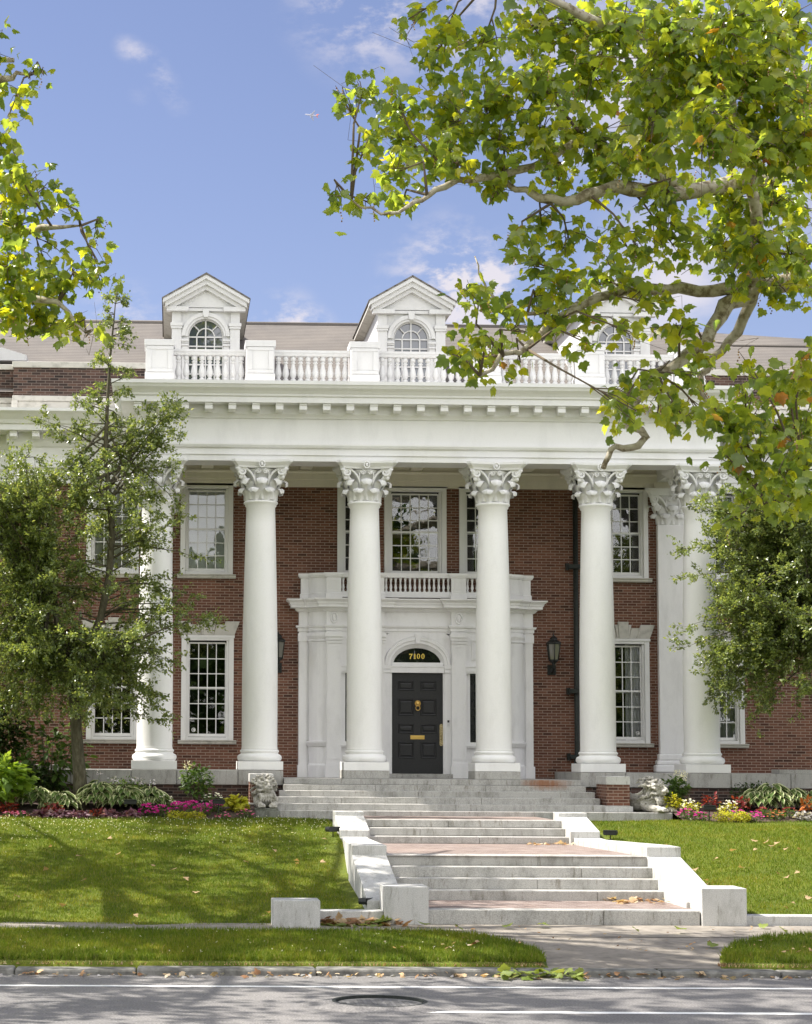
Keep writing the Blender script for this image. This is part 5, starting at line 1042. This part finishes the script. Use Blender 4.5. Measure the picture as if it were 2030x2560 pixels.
# ------------------------------------------------------------ shrubs and bed plants
def ground_z(x, y): return zbed(x, y) if (y > -3.42 and (x < -3.97 or x > 4.85)) else zlawn(x, y)
def shrub(name, label, cat, x, y, rx, ry, h, n, size, m, group=None, blooms=None, T=OV_T, F=OV_F, stems=7, shape=.5):
    z = ground_z(x, y)-.02; o = thing(name, label, cat, (x, y, z), group)
    b = MB(); tips = []
    for k in range(stems):
        a = rnd.uniform(0, 6.28); q = rnd.uniform(.2, .85); e = Vector((x+rx*q*math.cos(a), y+ry*q*math.sin(a), z+h*rnd.uniform(.6, .95))); b.tube([(x+rnd.gauss(0, .03), y+rnd.gauss(0, .03), z), Vector((x, y, z)).lerp(e, .5)+Vector((0, 0, .03)), e], [.012*h+.003, .008*h+.002, .003], 5); tips.append(e)
    b.build('stems', M['twig'], o)
    d = sph(n); rad = rng.uniform(shape, 1, n)[:, None]
    # lumpy outline: several overlapping mounds
    lump = np.array([[math.cos(i*2.4)*.32, math.sin(i*2.4)*.32, .12*math.sin(i*1.7)] for i in range(7)])[rng.integers(0, 7, n)]
    p = d*rad*.72+lump; p[:, 2] = np.clip(p[:, 2]*.5+.52, .03, 1.05)
    pos = np.c_[x+p[:, 0]*rx, y+p[:, 1]*ry, z+p[:, 2]*h]
    out = np.c_[p[:, 0], p[:, 1], (p[:, 2]-.45)*.8]; tip = unit(out)+rng.normal(scale=.55, size=(n, 3))+np.array([0, 0, -.25]); nr = np.array([0, 0, 1.])+out*.5+rng.normal(scale=.4, size=(n, 3))
    scatter('foliage', T, F, pos, tip, nr, rng.uniform(size*.7, size*1.25, n), m, o)
    if blooms:
        for (bm, bn, bs, kind) in blooms:
            if kind == 'ball':
                for k in range(bn):
                    e = Vector(rnd.choice(tips)); e.z = z+h*rnd.uniform(.85, 1.08); q = sph(46)*np.array([bs, bs, bs*1.25])*rng.uniform(.75, 1, (46, 1))+np.array(e)
                    scatter('bloom', LF_T, LF_F, q, sph(46), sph(46), .035, M[bm], o)
            else:
                q = sph(bn); q[:, 2] = np.abs(q[:, 2]); pp_ = np.c_[x+q[:, 0]*rx*.95, y+q[:, 1]*ry*.95, z+h*(.35+.72*q[:, 2])]
                k = 4; pp_ = np.repeat(pp_, k, 0); az = rng.uniform(0, 6.28, bn)[:, None]+np.arange(k)[None]*1.5708; az = az.ravel(); tp = np.c_[np.cos(az), np.sin(az)*.9-.15, .35+.3*np.sin(az)]
                scatter('bloom', LF_T, LF_F, pp_, tp, np.tile([0, -.75, .65], (len(pp_), 1))+rng.normal(scale=.3, size=(len(pp_), 3)), bs*rng.uniform(.5, 1, len(pp_)), M[bm], o)
    return o
def hosta(x, y, r, h, n, label, group, bloom=0):
    z = ground_z(x, y)-.02; o = thing('hosta_plant', label, 'plant', (x, y, z), group); V = []; Fq = []; E_ = []
    nu, nv = 4, 6
    n = int(n*.9)
    for i in range(n):
        a = i*2.39996+rnd.uniform(-.2, .2); q = math.sqrt((i+.5)/n); L_ = rnd.uniform(.22, .31); W_ = L_*.68
        s = Vector((x, y, z))+Vector((math.cos(a), math.sin(a), 0))*r*.72*q; zt = z+h*(1-.62*q*q)*rnd.uniform(.82, 1.05); d = Vector((math.cos(a), math.sin(a), 0)); sd = Vector((-d.y, d.x, 0)); k0 = len(V)
        for j in range(nv+1):
            t = j/nv; wv = W_*math.sin(math.pi*min(1, t*.93+.07))**.75*(1-.25*t); c = s+d*(L_*t)+Vector((0, 0, zt-z+.1*L_*math.sin(t*2.2)-.62*L_*t*t))
            for u in range(nu+1):
                uu = u/nu*2-1; V.append(tuple(c+sd*(uu*wv*.5)+Vector((0, 0, .035*uu*uu+.012*math.sin(t*9)*abs(uu))))); E_.append(max(abs(uu) if abs(uu) > .6 else .3, .9 if t > .93 else 0))
        for j in range(nv):
            for u in range(nu): b0_ = k0+j*(nu+1)+u; Fq.append((b0_, b0_+1, b0_+nu+2, b0_+nu+1))
    lo = from_np('leaves', np.array(V), np.array(Fq), M['hosta'], o, True)
    at = lo.data.attributes.new('edge', 'FLOAT', 'POINT'); at.data.foreach_set('value', np.array(E_, 'f4'))
    if bloom:
        b = MB(); pts = []
        for k in range(bloom):
            a = rnd.uniform(0, 6.28); e = Vector((x+.5*r*math.cos(a), y+.5*r*math.sin(a), z+h*1.45)); b.tube([(x, y, z+.1), (x+.3*r*math.cos(a), y, z+h*.9), e], .005, 4); pts += [tuple(e+Vector((rnd.gauss(0, .03), rnd.gauss(0, .03), rnd.uniform(-.09, .02)))) for _ in range(12)]
        b.build('flower_stalks', M['mid_leaf'], o); pts = np.array(pts); scatter('bloom', OV_T, OV_F, pts, sph(len(pts))+np.array([0, 0, -.4]), sph(len(pts)), .06, M['lilac'], o)
    return o
def GB(zx, Yp, reg='R8'):   # bearing of a plant from the camera, at depth Yp
    a = {'R8': (0, 2.6719), 'R4': (1500, 3.2264)}[reg]; return D((a[0]+zx/a[1])/1.18714, 1700, Yp).x
# left bed
shrub('lime_shrub', 'big light green leafy shrub at the bottom left edge of the bed', 'shrub', -9.35, -2.6, .75, .7, 1.25, 420, .2, M['shrub_lime'], T=SYC_T, F=SYC_F)
shrub('evergreen_shrub', 'tall dark evergreen shrub against the brick at far left', 'shrub', -9.9, -.95, 1.15, .45, 3.0, 5200, .11, M['shrub_dark'], stems=12)
shrub('evergreen_shrub', 'low dark evergreen between the far left shrub and the holly trunk', 'shrub', -8.75, -1.3, .55, .4, .95, 1500, .09, M['shrub_dark'], stems=9)
shrub('understory_bush', 'large-leaved green bush behind the holly trunk', 'shrub', -8.35, -1.15, .9, .45, 2.1, 420, .2, M['mid_leaf'], T=OV_T, stems=9)
shrub('hydrangea', 'dark hydrangea with two small white blooms left of the holly trunk', 'shrub', GB(310, -1.1), -1.1, .4, .3, .72, 420, .11, M['shrub_dark'], blooms=[('petal', 2, .06, 'ball')])
shrub('hydrangea', 'upright hydrangea with one white bloom on top before the basement wall', 'shrub', GB(1310, -1.2), -1.2, .36, .3, .95, 520, .1, M['mid_leaf'], blooms=[('petal', 1, .085, 'ball')])
shrub('rose_bush', 'thin dark green bush behind the large hosta clump', 'shrub', GB(840, -1.0), -1.0, .55, .3, .62, 520, .06, M['mid_leaf'])
for zx, yy, r, h, n, lb, bl in ((250, -2.3, .36, .42, 60, 'hosta left of the holly trunk, next to the light green shrub', 0), (400, -2.4, .34, .38, 60, 'hosta directly in front of the holly trunk', 0), (660, -2.3, .5, .55, 95, 'big cream-edged hosta just right of the holly trunk', 1), (830, -2.4, .5, .5, 95, 'largest cream-edged hosta, with lilac bloom spikes', 3), (1010, -2.2, .42, .42, 75, 'hosta at the right end of the left clump', 2)):
    hosta(GB(zx, yy), yy, r, h, n, lb, 'variegated hostas in the flower beds', bl)
shrub('coleus', 'dark red coleus at the far left of the bed', 'plant', GB(50, -2.9), -2.9, .22, .15, .28, 120, .09, M['red'])
shrub('coleus', 'red and yellow coleus in front of the left hosta', 'plant', GB(350, -2.9), -2.9, .2, .14, .3, 110, .09, M['red'])
shrub('coleus', 'small red coleus in front of the big hosta', 'plant', GB(655, -2.95), -2.95, .14, .12, .22, 80, .08, M['red'])
shrub('coleus', 'yellow-green coleus beside the left lion', 'plant', GB(1580, -2.5), -2.5, .27, .2, .42, 200, .1, M['chart'], T=SYC_T, F=SYC_F)
for zx, w, lb in ((60, .22, 'pink petunias at the far left of the bed edge'), (140, .18, 'pink petunias left of the purple heuchera')): shrub('petunia', lb, 'flower', GB(zx, -3.2), -3.2, w, .12, .16, 120, .06, M['mid_leaf'], blooms=[('pink', 24, .045, 'f')])
for zx, lb in ((285, 'purple heuchera nearest the pink petunias'), (400, 'purple heuchera below the holly trunk'), (520, 'purple heuchera before the big hosta'), (740, 'pale purple heuchera at the front edge below the hostas'), (880, 'silvery heuchera beside the left spotlight')):
    shrub('heuchera', lb, 'plant', GB(zx, -3.15), -3.15, .22, .13, .2, 140, .08, M['purple'], group='heucheras along the bed edge', T=SYC_T, F=SYC_F)
for zx, yy, w, n, lb in ((990, -2.9, .2, 40, 'magenta impatiens just right of the hostas'), (1075, -2.95, .2, 34, 'magenta impatiens left of the white begonia'), (1190, -2.8, .2, 34, 'magenta impatiens behind the first yellow sedum'), (1280, -2.7, .26, 60, 'largest magenta impatiens under the upright hydrangea'), (1370, -2.9, .16, 26, 'crimson impatiens at the right end of the magenta row'), (1440, -2.6, .16, 22, 'magenta impatiens behind the right spotlight of the left bed')):
    shrub('impatiens', lb, 'flower', GB(zx, yy), yy, w, .14, .26, 130, .06, M['mid_leaf'], 'magenta impatiens in the left bed', blooms=[('mag', n, .055, 'f')])
shrub('begonia', 'white begonia between two magenta impatiens', 'flower', GB(1110, -2.5), -2.5, .22, .14, .32, 140, .06, M['mid_leaf'], blooms=[('petal', 16, .05, 'f')])
shrub('begonia', 'white begonia left of the yellow-green coleus', 'flower', GB(1420, -2.3), -2.3, .25, .14, .34, 160, .06, M['mid_leaf'], blooms=[('petal', 14, .05, 'f')])
for zx, w, lb in ((1165, .17, 'yellow sedum mound nearest the holly'), (1240, .14, 'smallest yellow sedum mound, between two others'), (1312, .18, 'yellow sedum mound nearest the left lion')):
    shrub('sedum', lb, 'plant', GB(zx, -3.2), -3.2, w, .13, .2, 420, .04, M['chart'], 'yellow sedum mounds in the left bed', shape=.8)
shrub('violet_plant', 'small dusky plant with pink blooms at the foot of the left lion', 'flower', GB(1640, -3.05), -3.05, .18, .12, .18, 120, .05, M['mid_leaf'], blooms=[('pink', 16, .04, 'f')])
shrub('violet_plant', 'small green plant right of the right-hand spotlight in the left bed', 'flower', GB(1490, -3.1), -3.1, .16, .12, .15, 100, .05, M['mid_leaf'], blooms=[('pink', 12, .04, 'f')])
# right bed
shrub('hydrangea', 'hydrangea with white blooms just right of the right lion', 'shrub', GB(615, -1.6, 'R4'), -1.6, .3, .25, .72, 420, .11, M['mid_leaf'], blooms=[('petal', 4, .075, 'ball')])
shrub('evergreen_shrub', 'dark feathery shrub behind the right hostas', 'shrub', GB(1240, -1.2, 'R4'), -1.2, .5, .3, .62, 900, .07, M['shrub_dark'])
shrub('coleus', 'lemon yellow coleus touching the right lion', 'plant', GB(590, -2.2, 'R4'), -2.2, .18, .16, .42, 130, .09, M['chart'])
shrub('coleus', 'tall red coleus behind the right spotlight', 'plant', GB(885, -2.2, 'R4'), -2.2, .18, .15, .4, 90, .09, M['red'])
shrub('coleus', 'red coleus left of the right hostas', 'plant', GB(1140, -2.2, 'R4'), -2.2, .17, .15, .36, 90, .09, M['red'])
shrub('canna', 'orange leaved canna at the right edge of the photo', 'plant', GB(1675, -2.5, 'R4'), -2.5, .14, .12, .38, 40, .14, M['orange'])
for zx, r, h, n, lb in ((1260, .36, .42, 60, 'hosta at the left of the right bed clump'), (1390, .4, .5, 75, 'tallest hosta in the right bed'), (1540, .38, .42, 70, 'hosta third from the left in the right bed'), (1680, .36, .4, 60, 'hosta cut by the right edge of the photo')): hosta(GB(zx, -1.9, 'R4'), -1.9, r, h, n, lb, 'variegated hostas in the flower beds')
for zx, yy, mm, n, lb in ((700, -2.9, 'mag', 22, 'magenta petunias nearest the right lion'), (820, -3.0, 'mag', 16, 'magenta petunias left of the right spotlight'), (1120, -3.0, 'mag', 16, 'magenta petunias between the two right sedums'), (1245, -3.1, 'mag', 26, 'magenta petunias right of the second right sedum'), (1330, -2.7, 'red', 26, 'crimson petunias below the right hostas'), (1420, -2.9, 'orange', 18, 'orange petunias below the tallest right hosta'), (1530, -2.8, 'red', 22, 'red petunias near the right edge')):
    shrub('petunia', lb, 'flower', GB(zx, yy, 'R4'), yy, .2, .14, .22, 120, .06, M['mid_leaf'], 'petunias in the right bed', blooms=[(mm, n, .05, 'f')])
for zx, lb in ((730, 'cream begonia behind the magenta petunias'), (1040, 'cream begonia behind the larger right sedum')): shrub('begonia', lb, 'flower', GB(zx, -2.5, 'R4'), -2.5, .24, .15, .32, 120, .06, M['chart'], blooms=[('petal', 22, .05, 'f')])
for zx, w, lb in ((1005, .25, 'larger yellow sedum mound in the right bed'), (1148, .16, 'smaller yellow sedum mound in the right bed')): shrub('sedum', lb, 'plant', GB(zx, -3.15, 'R4'), -3.15, w, .15, .25, 520, .045, M['chart'], 'yellow sedum mounds in the right bed', shape=.8)
shrub('dusty_miller', 'silvery dusty miller at the right edge of the bed', 'plant', GB(1655, -3.0, 'R4'), -3.0, .24, .14, .2, 150, .08, M['silver'], T=SYC_T, F=SYC_F)
def spotlight(x, y, label, h=.32, z=None, turn=0):
    z = ground_z(x, y) if z is None else z; o = thing('garden_spotlight', label, 'spotlight', (x, y, z), 'black garden spotlights')
    b = MB(); b.tube([(x, y, z-.05), (x, y, z+h-.05)], .011, 6); b.build('stake', M['black'], o)
    b = MB(); n0 = 0; b.prism([(-.12, -.045), (.12, -.045), (.135, .0), (.12, .05), (-.12, .05), (-.135, 0)], -.06, .08); b.box(-.125, .125, -.075, -.06, .03, .055); Rm = Matrix.Rotation(turn, 3, 'Z'); b.xf(lambda v: Rm @ v+Vector((x, y, z+h))); b.build('lamp_head', M['black'], o, .006)
spotlight(GB(870, -3.1), -3.1, 'black garden spotlight below the large hostas'); spotlight(GB(1460, -2.9), -2.9, 'black garden spotlight near the left lion'); spotlight(GB(880, -3.2, 'R4'), -3.2, 'black garden spotlight in the right flower bed', .3)
spotlight(-2.62, -5.7, 'black floodlight low in the grass beside the upper left stair cheek', .12, -1.22, .5); spotlight(2.72, -5.8, 'black floodlight low in the grass beside the upper right stair cheek', .12, -1.25, -.4)
spotlight(-2.72, -13.2, 'black floodlight behind the left stair end block', .14, -2.06, .9)

# ------------------------------------------------------------ grass, litter
def blades(name, n, xr, yr, zf, hh, mask=None):
    x = rng.uniform(*xr, n); y = rng.uniform(*yr, n)
    if mask is not None: k = mask(x, y); x, y = x[k], y[k]; n = len(x)
    z = np.array([zf(a, c) for a, c in zip(x, y)])
    az = rng.uniform(0, 6.28, n); h = rng.uniform(*hh, n); w = rng.uniform(.004, .009, n); ln = rng.normal(scale=.35, size=(n, 2))*h[:, None]
    V = np.empty((n, 3, 3)); V[:, 0] = np.c_[x-np.cos(az)*w, y-np.sin(az)*w, z-.005]; V[:, 1] = np.c_[x+np.cos(az)*w, y+np.sin(az)*w, z-.005]; V[:, 2] = np.c_[x+ln[:, 0], y+ln[:, 1], z+h]
    o = from_np(name, V.reshape(-1, 3), np.arange(3*n).reshape(-1, 3), M['grass']); tag(o, kind='stuff'); return o
blades('grass', 120000, (-10, -2.5), (-14.2, -3.0), zlawn, (.02, .06)); blades('grass', 80000, (2.75, 8.6), (-13.55, -3.0), zlawn, (.02, .06))
def zv(x, y): return sheet_z(y)+.06
WLy = lambda y: np.interp(-y, [15.45, 15.75, 16.4, 17.1, 17.9], [-2.05, -1.42, -1.0, -.75, -.85]); WRy = lambda y: np.interp(-y, [15.45, 15.75, 16.4, 17.1, 17.9], [3.6, 2.6, 1.95, 1.6, 1.4])
blades('grass', 70000, (-9, -.8), (-17.82, -15.5), zv, (.03, .1), lambda x, y: x < WLy(y)-.02); blades('grass', 26000, (1.4, 6), (-17.82, -15.5), zv, (.03, .1), lambda x, y: x > WRy(y)+.02)
o = blades('dry_grass', 9000, (-9, 6), (-17.9, -17.66), lambda x, y: -2.395, (.02, .05), lambda x, y: (x < -.9) | (x > 1.4)); o.data.materials[0] = M['dead']
# clover heads
n = 620; cx = np.r_[rng.uniform(-9.8, -2.6, n), rng.uniform(-9, -1.5, 90)]; cy = np.r_[-3.3-np.abs(rng.normal(scale=1.6, size=n)), rng.uniform(-17.6, -15.6, 90)]
cz = np.array([zlawn(a, c) if c > -14.3 else zv(a, c) for a, c in zip(cx, cy)])+.055
k = 3; pp_ = np.repeat(np.c_[cx, cy, cz], k, 0); o = scatter('clover_blossom', LF_T, LF_F, pp_, sph(len(pp_)), sph(len(pp_)), .019, M['petal']); tag(o, kind='stuff')
# leaves that have blown against the kerb and the curbs
def litter(name, n, xr, yr, z, sz, m, pile=0):
    x = rng.uniform(*xr, n); y = yr[0]+(yr[1]-yr[0])*rng.random(n)**1.7; zz = z+rng.random(n)*pile; tip = np.c_[rng.normal(size=(n, 2)), rng.normal(scale=.25, size=n)]; nr = np.c_[rng.normal(scale=.45, size=(n, 2)), np.ones(n)]
    o = scatter(name, SYC_T, SYC_F, np.c_[x, y, zz], tip, nr, rng.uniform(*sz, n), M[m]); tag(o, kind='stuff'); return o
litter('leaf_litter', 90, (-9, 3), (-18.24, -18.5), -2.49, (.03, .07), 'silver', .02); litter('leaf_litter', 130, (-9, 3), (-18.24, -18.5), -2.485, (.03, .11), 'dead', .05); litter('leaf_litter', 40, (-1.6, -.5), (-18.25, -18.6), -2.47, (.08, .2), 'greenfall', .08); litter('leaf_litter', 70, (-3.5, -2.3), (-13.93, -14.35), -2.19, (.06, .2), 'dead', .08); litter('leaf_litter', 18, (-3.5, -2.4), (-13.95, -14.7), -2.19, (.08, .22), 'greenfall', .04)
litter('leaf_litter', 40, (1.2, 2.15), (-12.0, -12.7), -1.975, (.04, .14), 'dead', .05); litter('leaf_litter', 26, (1.0, 2.0), (-5.78, -6.3), -1.35, (.04, .12), 'dead', .03); litter('leaf_litter', 90, (-3, 4), (-17.9, -14.1), -2.19, (.02, .07), 'dead', .01)
def one_leaf(m, s):
    V, F = batch(SYC_T, SYC_F, np.array([[0, -.4*s, .03]]), np.array([[0, 1., 0]]), np.array([[.15, 0, 1.]]), s); V[:, 2] += .8*(V[:, 0]**2)/s; o = from_np('fallen_leaf', V, F, m); return o
def strew(proto, spots, label, group):
    for i, (x, y, z, s) in enumerate(spots):
        o = proto if i == 0 else proto.copy()
        if i: COL.objects.link(o)
        o.location = (x, y, z); o.rotation_euler = (rnd.uniform(-.5, .5), rnd.uniform(-.5, .5), rnd.uniform(0, 6.28)); o.scale = (s, s, s); tag(o, label, 'leaf', group)
def lawn_spots(n, xr, yr): return [(x, y, zlawn(x, y)+.05, rnd.uniform(.7, 1.3)) for x, y in ((rnd.uniform(*xr), rnd.uniform(*yr)) for _ in range(n))]
strew(one_leaf(M['dead'], .1), lawn_spots(26, (-9, -2.7), (-13.9, -6)), 'dry fallen leaf lying on the left lawn', 'fallen leaves on the left lawn')
strew(one_leaf(M['dead'], .1), lawn_spots(22, (2.9, 6), (-13.3, -6)), 'dry fallen leaf lying on the right lawn', 'fallen leaves on the right lawn')
strew(one_leaf(M['greenfall'], .16), [(x, y, sheet_z(y)+.02 if y < -15.4 else -2.18, rnd.uniform(.6, 1.2)) for x, y in ((rnd.uniform(-2.4, 3.2), rnd.uniform(-17, -14.3)) for _ in range(12))], 'green leaf dropped on the concrete walk', 'green leaves on the walk')
# an airliner far off in the sky
pl = thing('airplane', 'tiny airliner with an orange tail crossing the blue sky', 'airplane', (355, 5000, 1720))
def place(b, name, m):
    Rm = Matrix.Rotation(R(7), 3, 'Y') @ Matrix.Rotation(R(-32), 3, 'X'); b.xf(lambda v: Rm @ v+Vector((355, 5000, 1720))); return b.build(name, m, pl)
m_air = m_plain('airliner_paint', (.3, .31, .37), .5); m_tail = m_plain('airliner_tail', (.6, .16, .1), .5)
b = MB(); b.tube([(-18, 0, 0), (-17, 0, .1), (-14.5, 0, .2), (-8, 0, .2), (8, 0, .2), (13, 0, .7), (17, 0, 1.3)], [.2, 1.1, 1.9, 2.0, 2.0, 1.4, .3], 14); place(b, 'fuselage', m_air)
for s in (-1, 1):
    b = MB(); b.prism([(-4, 1*s), (3.5, 1*s), (8, 17*s), (6, 17*s)], -.6, -.2, 'z'); place(b, 'wing', m_air)
    b = MB(); b.prism([(11.5, .6*s), (15.5, .6*s), (18, 6*s), (16.4, 6*s)], .8, 1.1, 'z'); place(b, 'tailplane', m_tail)
    b = MB(); b.tube([(-3.5, 5.5*s, -1.6), (.5, 5.5*s, -1.6)], 1.1, 10); place(b, 'engine', m_air)
b = MB(); b.prism([(9.5, 1.2), (16, 1.2), (19, 8.5), (16.2, 8.5)], -.25, .25, 'y'); place(b, 'tail_fin', m_tail)
# trees across the street behind the viewer: the windows mirror them
n = 17000; tx = rng.uniform(-75, 65, n); top = 15+4.5*np.sin(tx*.21+1)+3*np.sin(tx*.53); tz = -1.4+rng.random(n)**.7*top; ty = rng.uniform(-76, -62, n)
o = scatter('woodland', OV_T, OV_F, np.c_[tx, ty, tz], sph(n), sph(n), rng.uniform(.9, 1.9, n), M['mid_leaf']); tag(o, kind='stuff')
